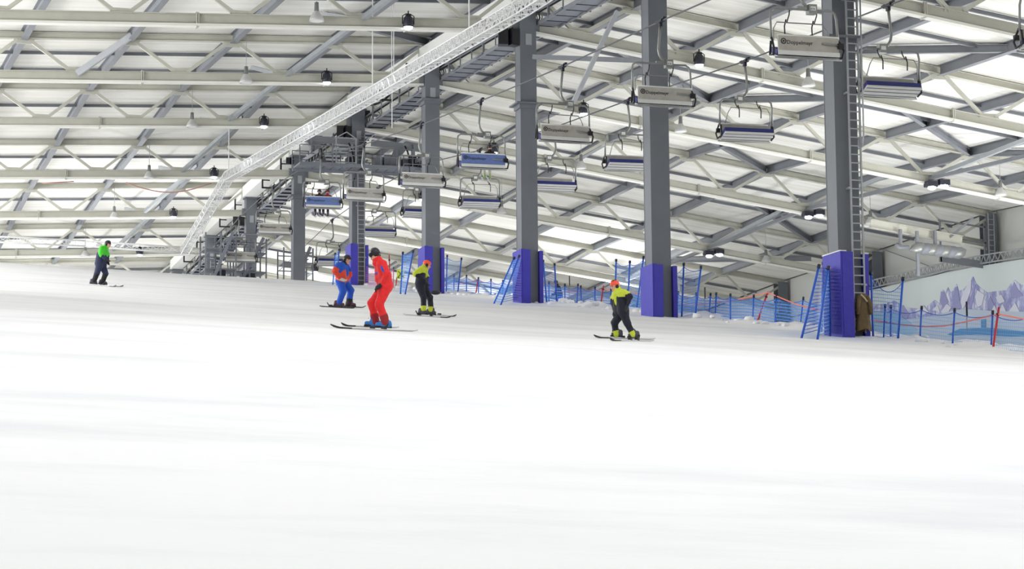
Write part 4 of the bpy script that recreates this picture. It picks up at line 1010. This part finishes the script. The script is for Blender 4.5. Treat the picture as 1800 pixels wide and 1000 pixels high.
def hand_mesh(c, d, m, s=1.0, off=Vector((0, 0, 0)), side=1):
    """mitt-thick glove: palm, four bent fingers of unequal length and a thumb leaving the palm's side"""
    d = Vector(d).normalized(); a = d.cross(EN).normalized() if abs(d.dot(EN)) < .9 else d.cross(EX).normalized(); b = d.cross(a).normalized()
    c = Vector(c); pr = [(c-d*.02*s, c+d*.075*s, .034*s, .036*s, 0), (c-d*.05*s, c-d*.02*s, .034*s, .034*s, 0)]
    for i, (o, L) in enumerate(((-.03, .055), (-.01, .066), (.011, .062), (.031, .048))):
        p0 = c+d*.08*s+b*o*s; p1 = p0+d*L*.55*s; p2 = p1+(d*.5+a*.85).normalized()*L*.6*s
        pr += [(p0, p1, .0135*s, .0125*s, 0), (p1, p2, .0125*s, .011*s, 0)]
    p0 = c+d*.02*s-b*.032*s; p1 = p0+(d*.6-b*.7).normalized()*.042*s; p2 = p1+(d*.9+a*.3).normalized()*.035*s
    pr += [(p0, p1, .016*s, .014*s, 0), (p1, p2, .014*s, .012*s, 0)]
    return sdf_mesh('glove', pr, [m], .0085*s, .008*s, off)

def helmet_parts(t, c, r, face, m, goggle=None, tilt=0, ear=BLACK):
    """c: head centre, face: unit direction the face looks"""
    c = Vector(c); face = Vector(face).normalized(); up = (EZ-face*EZ.dot(face)).normalized(); sd = face.cross(up)
    def W(x, y, z): return c+face*x+sd*y+up*z
    mb = MB().use(m, True); n, mm = 22, 14; vs = []; keep = {}
    for i in range(mm+1):
        th = PI*i/mm
        for k_ in range(n):
            a = 2*PI*k_/n; x, y, z = math.sin(th)*math.cos(a), math.sin(th)*math.sin(a), math.cos(th)
            vs.append(W(x*r*1.10-.01, y*r*.95, z*r*1.03+.25*r))
    fs = []
    for i in range(mm):
        for k_ in range(n):
            th = PI*(i+.5)/mm; a = 2*PI*(k_+.5)/n; z = math.cos(th); x = math.sin(th)*math.cos(a)
            lim = -.02 if x > .35 else (-.55 if x > -.4 else -.72)
            if z > lim: fs.append((i*n+k_, (i+1)*n+k_, (i+1)*n+(k_+1) % n, i*n+(k_+1) % n))
    mb.add(vs, fs); h = part('helmet', mb, t)
    sm = h.modifiers.new('s', 'SOLIDIFY'); sm.thickness = .014; sm.offset = 1
    for q in (-.5, 0, .5):
        part('vent', MB().use(ear).tube([W(r*(.55-.5*i), q*r*.8, .25*r+r*1.04*math.sqrt(max(.05, 1-(.55-.5*i)**2*.8-q*q*.6))) for i in range(3)], .007, 5), h)
    for sg in (-1, 1): part('ear_pad', MB().use(ear, True).sphere(W(-.005, sg*r*.86, -.2*r), r*.42, 10, 6, (1, .6, 1.1)), t)
    part('chin_strap', MB().use(ear, True).tube([W(.0, r*.88, -.35*r), W(r*.35, r*.5, -.95*r), W(r*.45, 0, -1.08*r), W(r*.35, -r*.5, -.95*r), W(0, -r*.88, -.35*r)], .008, 5), t)
    if goggle is not None:
        gz = .42*r if goggle == 'up' else .05*r
        pts = [W(r*1.02*math.cos(a)*(.98), r*.98*math.sin(a), gz) for a in [(-1.0+2.0*i/8) for i in range(9)]]
        g = part('goggles', MB().use(BLACK, True).tube(pts, [.018]+[.03]*7+[.018], 8), t)
        part('goggle_strap', MB().use(INK, True).tube([W(-.01+r*1.13*math.cos(a), r*1.0*math.sin(a), gz+.01) for a in [1.0+(2*PI-2.0)*i/14 for i in range(15)]], .011, 5), g)
def face_parts(t, c, r, face):
    c = Vector(c); face = Vector(face).normalized(); up = (EZ-face*EZ.dot(face)).normalized(); sd = face.cross(up)
    def W(x, y, z): return c+face*x*r+sd*y*r+up*z*r
    for sg in (-1, 1): part('eye', MB().use(INK, True).sphere(W(.86, sg*.34, .02), .011, 6, 5), t, 'dark eye')
    part('mouth', MB().use(mat('lips', (176, 96, 88), .5, noise=.05)).tube([W(.84, -.22, -.62), W(.93, 0, -.64), W(.84, .22, -.62)], .006, 5), t)

def person(label, base, s, cfg):
    x0, y0 = base; P0 = gnd(x0, y0); P0.z = snowz(P0.x, P0.y)
    if 'at' in cfg: P0 = cfg['at']
    def J(q):
        return P0+EX*((q[0]-x0)/s)+EZ*((y0-q[1])/s)+EN*(q[2] if len(q) > 2 else 0)
    t = thing('person', P0, label, 'person', cfg.get('group'))
    mats = cfg['mats']; pr = []
    hr = cfg.get('hr', .10)
    hc = J(cfg['head']); face = EX*cfg['face'][0]+EN*cfg['face'][1]+EZ*cfg['face'][2]; face.normalize()
    up = (EZ-face*EZ.dot(face)).normalized()
    # head: skull, jaw, nose
    pr += [(hc+up*.02, hc-up*.03, hr*.86, hr*.74, 0), (hc-up*.05+face*.02, hc-up*.075+face*.035, hr*.62, hr*.5, 0), (hc+face*hr*.8-up*.0, hc+face*hr*.98-up*.03, .012, .016, 0)]
    nk = J(cfg['neck']); pr.append((hc-up*.05, nk, .06, .07, cfg.get('neckm', 1)))
    pr.append((nk+EZ*.02, nk-EZ*.05, .085, .10, cfg.get('neckm', 1)))
    for seg in cfg['segs']:
        a, b, r0, r1, mi = seg[:5]
        pr.append((J(a), J(b), r0, r1, mi))
    body = sdf_mesh('body', pr, mats, .0155 if 'at' not in cfg else .02, cfg.get('k', .035), P0, .0035)
    o = bpy.data.objects.new('body', body); col.objects.link(o); o.parent = t; ORG[o] = Vector(P0)
    helmet_parts(t, hc, hr, face, cfg['helmet'], cfg.get('goggle'), ear=BLACK)
    face_parts(t, hc, hr, face)
    for i, (a, d, m_) in enumerate(cfg.get('hands', [])):
        me = hand_mesh(J(a), EX*d[0]+EZ*d[1]+EN*d[2], m_, cfg.get('hs', 1.15), P0)
        g = bpy.data.objects.new('glove', me); col.objects.link(g); g.parent = t
    for (heel, toe, m_, h) in cfg.get('boots', []):
        H = J(heel); T = J(toe); d = (T-H); d.z = d.z; L = d.length; d.normalize()
        upb = (EZ-d*EZ.dot(d)).normalized()
        if L > .36: T = H+d*.36
        if 'at' not in cfg:
            H.z = snowz(H.x, H.y)+.055; T.z = snowz(T.x, T.y)+.055
        p2 = [(H+upb*.05, T+upb*.04-d*.05, .052, .046, 0), (H+d*.09+upb*.05, H+d*.09+upb*.15, .062, .062, 0), (H+upb*.045, H+upb*.10, .05, .055, 0)]
        me = sdf_mesh('boot', p2, [m_], .013, .03, P0)
        g = bpy.data.objects.new('boot', me); col.objects.link(g); g.parent = t; ORG[g] = Vector(P0)
        for q in (.10, .19): 
            cc = H+d*(.09)+upb*(q+.02); sdv = d.cross(upb)
            part('buckle', MB().use(GALV).tube([cc+d*.075-sdv*.03, cc+d*.082, cc+d*.075+sdv*.03], .008, 4), g)
        part('sole', MB().use(BLACK).bar(H-d*.05, T+d*.01, .075, .035), g)
    return t, P0, J

def ski(label, p_tail, p_tip, m, tipm=None, w=.075, stuck=None, X_at=None):
    A_ = Vector(p_tail); B_ = Vector(p_tip)
    if X_at is None:
        A_.z = snowz(A_.x, A_.y)+.018; B_.z = snowz(B_.x, B_.y)+.018
    d = (B_-A_); L = d.length; d.normalize(); sd = d.cross(EZ).normalized(); up = sd.cross(d)
    t = thing('ski', (A_+B_)/2, label, 'ski', 'skis on the snow')
    N = 22; vs = []; fs = []
    for i in range(N+1):
        q = i/N; ww = w*(.42+.10*abs(q-.5)*2)*(1.0 if q < .93 else max(.1, math.sqrt(max(0, 1-((q-.93)/.07)**2)))) if q > .03 else w*.38
        rise = .055*max(0, (q-.88)/.12)**2+.012*max(0, (.04-q)/.04)
        zc = 0
        if X_at is None:
            pp = A_+d*L*q; zc = snowz(pp.x, pp.y)+.018-pp.z
        c = A_+d*L*q+up*(rise)+Vector((0, 0, zc)); th = .011
        vs += [c-sd*ww-up*th, c+sd*ww-up*th, c+sd*ww+up*th, c-sd*ww+up*th]
    for i in range(N):
        for k_ in range(4): fs.append((i*4+k_, i*4+(k_+1) % 4, (i+1)*4+(k_+1) % 4, (i+1)*4+k_))
    fs += [(3, 2, 1, 0), (N*4, N*4+1, N*4+2, N*4+3)]
    mb = MB().use(m); mb.add(vs, fs)
    if tipm:
        mb.mats.append(tipm)
        for i in range(len(mb.f)):
            if min(mb.f[i]) >= (N-5)*4: mb.m[i] = 1
    part('blade', mb, t)
    mid = A_+d*L*.46+up*.03
    part('heel_piece', MB().use(BLACK).bar(mid-d*.22, mid-d*.12, .07, .06, up), t); part('toe_piece', MB().use(BLACK).bar(mid+d*.12, mid+d*.2, .07, .05, up), t); part('brake', MB().use(BLACK).bar(mid-d*.22, mid-d*.28+up*.09, .05, .02), t)
    return t
def gz(x, y):
    return gnd(x, y)

# the skier in red
S_ = dict(mats=[SKIN, C_RED, C_DRED, C_BLUE, C_BLACK], head=(658.5, 444.5, 0), face=(-.55, .8, -.08), neck=(663.5, 456, 0), hr=.108, helmet=H_BLACK, goggle='down',
  segs=[((664, 457, 0), (668, 461, 0), .10, .11, 1),
        ((671, 464, -.15), (677, 484, -.10), .105, .13, 1), ((669, 464, .13), (673, 484, .10), .105, .13, 1), ((667, 470, 0), (670, 488, 0), .10, .13, 1),
        ((677, 484, -.09), (679, 502, -.09), .13, .145, 1), ((673, 484, .09), (675, 502, .09), .13, .145, 1),
        # near arm
        ((675, 464.5, -.20), (682, 483, -.27), .078, .066, 1), ((682, 483, -.27), (673, 499, -.22), .066, .048, 1),
        ((669, 465, .19), (664, 484, .24), .075, .062, 1), ((664, 484, .24), (669, 498, .16), .06, .046, 1),
        # legs
        ((678, 506, -.10), (667, 535, -.12), .125, .088, 1), ((667, 535, -.12), (675, 556, -.10), .086, .078, 1), ((675, 556, -.10), (678, 567.5, -.10), .084, .088, 2),
        ((673, 506, .10), (652.5, 530, .14), .12, .085, 1), ((652.5, 530, .14), (657.5, 552, .14), .083, .076, 1), ((657.5, 552, .14), (659.5, 564, .14), .082, .086, 2),
        # hood behind the neck, pocket bands
        ((670, 459, .02), (674, 463, .02), .06, .07, 1), ((672.5, 470, -.262), (676, 478, -.292), .022, .022, 3), ((660.5, 481, -.03), (663.5, 479, -.10), .02, .02, 3)],
  hands=[((671, 501, -.21), (-.75, -.6, 0), BLACK), ((669, 500, .12), (-.3, -1, -.2), BLACK)], hs=1.3,
  boots=[((685, 574, -.10), (660, 577, -.10), BOOTB, .3), ((665, 569, .14), (640, 574, .14), BOOTB, .3)])
person('skier in red suit and black helmet looking back over the shoulder, largest of the skiers', (663, 578), 86.5, S_)
ski('front ski of the skier in red, dark tip to the left', gnd(733, 582), gnd(581, 577), SKIW, SKIK)
ski('rear ski of the skier in red, dark tip to the left', gnd(700, 576.5), gnd(600, 573.2)+Vector((0, 0, 0)), SKIW, SKIK)

S_ = dict(mats=[SKIN, C_BLUE, C_ORANGE, C_BLACK], head=(610, 455.5, 0), face=(.8, -.5, -.15), neck=(604, 463, 0), hr=.108, helmet=H_BLACK, goggle='up', neckm=3,
  segs=[((601, 468, -.13), (598, 478, -.12), .12, .14, 1), ((603, 468, .11), (602, 478, .10), .12, .14, 1),
        ((599, 478, -.10), (600, 491, -.09), .15, .16, 2), ((603, 478, .10), (603, 491, .09), .15, .16, 2), ((605, 470, 0), (606, 479, 0), .11, .12, 1),
        ((596, 467, -.20), (592, 473, -.26), .09, .085, 1), ((592, 473, -.26), (590, 478.5, -.30), .085, .08, 2), ((590, 478.5, -.30), (598, 490, -.26), .078, .058, 2),
        ((608, 467, .18), (613, 474, .22), .085, .08, 1), ((613, 474, .22), (613.5, 481, .22), .075, .07, 2), ((613.5, 481, .22), (610, 490, .14), .068, .055, 2),
        ((598, 494, -.10), (603.5, 513, -.12), .13, .098, 1), ((603.5, 513, -.12), (596.5, 533, -.12), .096, .085, 1),
        ((605, 495, .10), (616, 509, .12), .125, .098, 1), ((616, 509, .12), (613.8, 525, .12), .095, .085, 1), ((613.8, 525, .12), (613, 533, .12), .086, .088, 3)],
  hands=[((600, 492, -.25), (.9, -.35, 0), LAMPG), ((609.5, 491, .12), (.2, -1, 0), BLACK)], hs=1.3,
  boots=[((590, 538, -.12), (606, 540.5, -.12), BOOTR, .3), ((609, 539, .12), (625, 542, .12), BOOTR, .3)])
person('skier in blue and orange jacket, blue trousers and black helmet, left of the platform column', (605, 541), 61.4, S_)
ski('near ski of the skier in blue and orange', gnd(562, 538.7), gnd(626, 543), SKIK, None)
ski('far ski of the skier in blue and orange, tip to the right', gnd(580, 538.6), gnd(643, 542.5), SKIK, None)

S_ = dict(mats=[SKIN, C_YEL, C_NAVY], head=(751, 465, 0), face=(.93, .1, -.3), neck=(746, 470.5, 0), hr=.103, helmet=H_ORANGE, goggle=None, neckm=1,
  segs=[((742, 475, -.11), (738.5, 481, -.10), .105, .115, 1), ((745, 475, .09), (743, 481, .08), .105, .11, 1),
        ((740, 484, -.09), (738.5, 500, -.08), .125, .135, 2), ((743, 484, .08), (741.5, 500, .08), .12, .13, 2),
        ((741, 474, -.17), (734, 480, -.22), .075, .068, 1), ((734, 480, -.22), (730.5, 483.5, -.24), .068, .062, 1), ((730.5, 483.5, -.24), (740, 489, -.2), .06, .052, 2), ((740, 489, -.2), (747, 495, -.16), .05, .045, 2),
        ((746, 475, .15), (750, 484, .2), .07, .06, 1), ((750, 484, .2), (750, 496, .12), .056, .045, 2),
        ((749, 476, 0), (749.5, 484, 0), .05, .05, 1),
        ((739, 505, -.09), (745, 524, -.10), .12, .082, 2), ((745, 524, -.10), (745, 538, -.10), .08, .074, 2), ((745, 541, -.10), (744.5, 545, -.10), .078, .082, 1),
        ((743, 505, .09), (755.5, 522, .10), .115, .082, 2), ((755.5, 522, .10), (757, 539, .10), .08, .074, 2), ((757, 541, .10), (757, 545, .10), .078, .082, 1)],
  hands=[((748, 497, -.15), (.6, -.6, .1), BLACK), ((750, 498, .1), (.2, -1, 0), BLACK)],
  boots=[((738, 552, -.10), (753, 555, -.10), BOOTG, .3), ((751.5, 553, .10), (766, 557, .10), BOOTG, .3)])
person('skier in orange helmet and yellow-shouldered navy suit facing right, by the fourth padded column', (750, 556), 65.8, S_)
ski('near ski of the skier by the fourth padded column, tip to the right', gnd(709, 554.6), gnd(794, 560.5), SKIW, SKIK)
ski('far ski of the skier by the fourth padded column', gnd(733, 552.5), gnd(802, 558.2), SKIK, None)

S_ = dict(mats=[SKIN, C_YEL, C_NAVY], head=(1081.6, 500.5, 0), face=(-.85, -.45, -.25), neck=(1086.5, 508.5, 0), hr=.104, helmet=H_ORANGE, goggle=None, neckm=1,
  segs=[((1093, 514, -.11), (1094, 519, -.10), .095, .11, 1), ((1084, 514, .09), (1085, 519, .08), .09, .105, 1),
        ((1094, 525, -.08), (1096, 546, -.07), .125, .135, 2), ((1088, 525, .08), (1090, 546, .07), .12, .13, 2),
        ((1098, 513.5, -.16), (1104, 517, -.21), .066, .062, 1), ((1104, 518, -.21), (1108, 522.5, -.24), .06, .056, 2), ((1108, 522.5, -.24), (1103, 536, -.2), .055, .045, 2),
        ((1082, 514, .14), (1079, 520, .19), .062, .058, 1), ((1079, 520, .19), (1079.5, 531, .2), .056, .05, 2), ((1079.5, 531, .2), (1081, 542, .1), .05, .044, 2),
        ((1081.5, 519, -.06), (1084, 532, -.07), .045, .04, 1),
        ((1091, 551, .09), (1081, 565, .12), .11, .08, 2), ((1081, 565, .12), (1082.5, 580, .12), .078, .07, 2), ((1083, 582, .12), (1083.5, 586, .12), .074, .078, 1),
        ((1097, 551, -.09), (1102.5, 568, -.10), .11, .08, 2), ((1102.5, 568, -.10), (1110, 583, -.10), .077, .068, 2), ((1111, 585, -.10), (1112.5, 589, -.10), .072, .076, 1)],
  hands=[((1101.5, 539, -.2), (-.25, -1, 0), BLACK), ((1081, 545, .1), (-.2, -1, 0), BLACK)], hs=1.0,
  boots=[((1091, 594, .12), (1074, 594, .12), BOOTG, .25), ((1120, 597, -.10), (1103, 597.5, -.10), BOOTG, .25)])
person('child in orange helmet and yellow-shouldered navy suit facing left, nearest the second padded column', (1098, 596), 79.9, S_)
ski('far ski of the child, black tip to the left', gnd(1150, 597), gnd(1044, 594), SKIW, SKIK)
ski('near ski of the child, under the rear boot', gnd(1148, 600), gnd(1072, 599), SKIW, SKIK)

S_ = dict(mats=[SKIN, C_GREEN, C_NAVY2, C_BLACK], head=(188.3, 429, 0), face=(.9, -.25, -.3), neck=(184.5, 433.5, 0), hr=.105, helmet=H_BLACK, goggle=None, neckm=1,
  segs=[((180, 438, -.11), (178.5, 446, -.10), .11, .12, 1), ((182.5, 438, .09), (182.5, 446, .08), .11, .12, 1),
        ((176, 447, -.06), (174.5, 463, -.08), .125, .15, 2), ((180, 449, .06), (179, 463, .08), .13, .14, 2),
        ((179, 438, -.18), (178.5, 446.5, -.23), .085, .075, 1), ((178.5, 446.5, -.23), (180, 451, -.24), .07, .06, 1), ((180, 451, -.24), (186, 456, -.22), .06, .052, 2),
        ((184, 438, .15), (186.5, 447, .2), .078, .07, 1), ((186.5, 447, .2), (187.5, 456, .1), .06, .052, 2),
        ((175, 467, -.09), (171, 481, -.10), .13, .09, 2), ((171, 481, -.10), (166, 495, -.10), .088, .082, 3),
        ((179, 467, .09), (184.5, 480, .10), .125, .09, 2), ((184.5, 480, .10), (179, 495, .10), .088, .082, 3)],
  hands=[((187, 457, -.2), (.8, -.5, .1), BLACK), ((187.5, 458, .1), (.3, -1, 0), BLACK)],
  boots=[((161, 499.5, -.10), (172, 501.5, -.10), BOOTG, .3), ((174.5, 499.5, .10), (187, 502.5, .10), BOOTG, .3)])
person('skier in bright green and navy suit with black helmet, alone at the far left', (175, 502), 52.7, S_)
ski('near ski of the skier in green, tip to the right', gnd(155, 498.6)+Vector((0, -.9, 0)), gnd(204, 505.4), SKIW, SKIK)
ski('far ski of the skier in green, tip to the right', gnd(158, 498), gnd(217, 505.2), SKIW, SKIK)

# person behind the fence
S_ = dict(at=pix(986, 541, X=34.4), mats=[SKIN, C_NAVY, C_BLUE], head=(977, 494, 0), face=(-.8, .5, -.2), neck=(979, 499, 0), hr=.1, helmet=H_BLACK, goggle=None,
  segs=[((982, 504, -.10), (985, 516, -.1), .11, .12, 1), ((981, 504, .1), (984, 516, .1), .11, .12, 1), ((980, 503, -.17), (977, 510, -.2), .07, .06, 1), ((977, 510, -.2), (974, 515, -.15), .055, .045, 1), ((982, 503, .17), (978, 511, .2), .07, .06, 1), ((978, 511, .2), (975, 515, .12), .055, .045, 1),
        ((985, 517, -.09), (988, 529, -.1), .11, .085, 2), ((988, 529, -.1), (992, 541, -.1), .08, .08, 2), ((984, 517, .09), (983, 529, .1), .11, .085, 2), ((983, 529, .1), (985, 541, .1), .08, .08, 2)],
  hands=[((973.5, 515.5, -.14), (-1, -.3, 0), BLACK), ((974.5, 515.5, .1), (-1, -.3, 0), BLACK)],
  boots=[((993, 542.5, -.1), (982, 543.5, -.1), BOOTG, .3), ((988, 542.5, .1), (977, 543.5, .1), BOOTG, .3)])
person('person in dark jacket and blue trousers standing behind the net by the third padded column', (986, 541), 40.0, S_)

# riders on the chairs: seated, seen from behind, legs hanging below the seat
def rider(cx, cy, dx, who, label, jm, lm, hm, bm, sk):
    G = Vector((cx, cy, interp(LZ, cy)))
    O = G+Vector((dx, 0, -2.72))
    def K(x, y, z): return O+Vector((x, y, z))
    t = thing('person', O, label, 'person', 'riders on the chairlift')
    h = K(0, -.02, .74)
    pr = [(h, h-EZ*.05, .085, .075, 0), (h-EZ*.08, K(0, -.05, .50), .06, .08, 1), (K(-.12, -.04, .44), K(-.1, -.02, .08), .11, .14, 1), (K(.12, -.04, .44), K(.1, -.02, .08), .11, .14, 1),
          (K(-.2, -.04, .45), K(-.27, .05, .2), .07, .06, 1), (K(-.27, .05, .2), K(-.2, .3, .12), .055, .045, 1), (K(.2, -.04, .45), K(.27, .05, .2), .07, .06, 1), (K(.27, .05, .2), K(.2, .3, .12), .055, .045, 1)]
    for sg in (-1, 1):
        pr += [(K(sg*.1, .02, .06), K(sg*.13, .42, .12), .11, .085, 2), (K(sg*.13, .42, .12), K(sg*.13, .44, -.34), .082, .07, 2)]
    me = sdf_mesh('body', pr, [SKIN, jm, lm], .02, .035, O, .003); o = bpy.data.objects.new('body', me); col.objects.link(o); o.parent = t; ORG[o] = Vector(O)
    helmet_parts(t, h, .1, Vector((0, 1, -.1)), hm, 'up'); face_parts(t, h, .1, Vector((0, 1, -.1)))
    for sg in (-1, 1):
        me = hand_mesh(K(sg*.2, .33, .12), (0, 1, -.2), BLACK, 1.1, O); g = bpy.data.objects.new('glove', me); col.objects.link(g); g.parent = t
        a = K(sg*.13, .42, -.36)
        me = sdf_mesh('boot', [(a, a-EZ*.14, .065, .06, 0), (a-EZ*.16, a-EZ*.17+Vector((0, .17, 0)), .055, .045, 0)], [bm], .015, .03, O); g = bpy.data.objects.new('boot', me); col.objects.link(g); g.parent = t
        if sk is not None:
            zz = a-EZ*.245; ski('%s ski under the %s' % (('left', 'right')[sg > 0], who), zz+Vector((-sg*0-.12-.5*sk, -.55, .0)), zz+Vector((.12+.3*sk, .85, .08)), SKIW, None, X_at=1)
    return t
rider(LX, 124.7, -.12, 'left rider on the far blue-backed chair', 'person in dark jacket riding the blue-backed chair, left of two riders', C_BLACK, C_BLACK, H_BLACK, BOOTG, .4)
rider(LX, 124.7, .34, 'right rider on the far blue-backed chair', 'person in maroon jacket riding the blue-backed chair, right of two riders', C_MAROON, C_BLACK, mat('maroon_helmet', (110, 30, 46), .3, noise=.08), BOOTG, .5)
rider(LX, 93.8, .40, 'rider on the nearer blue-backed chair', 'person in dark helmet and pale trousers riding the nearer blue-backed chair', C_BLACK, cl('pale_cloth', (206, 206, 190)), H_BLACK, mat('pale_green_boot', (176, 200, 140), .4, noise=.3, nscale=12), .3)
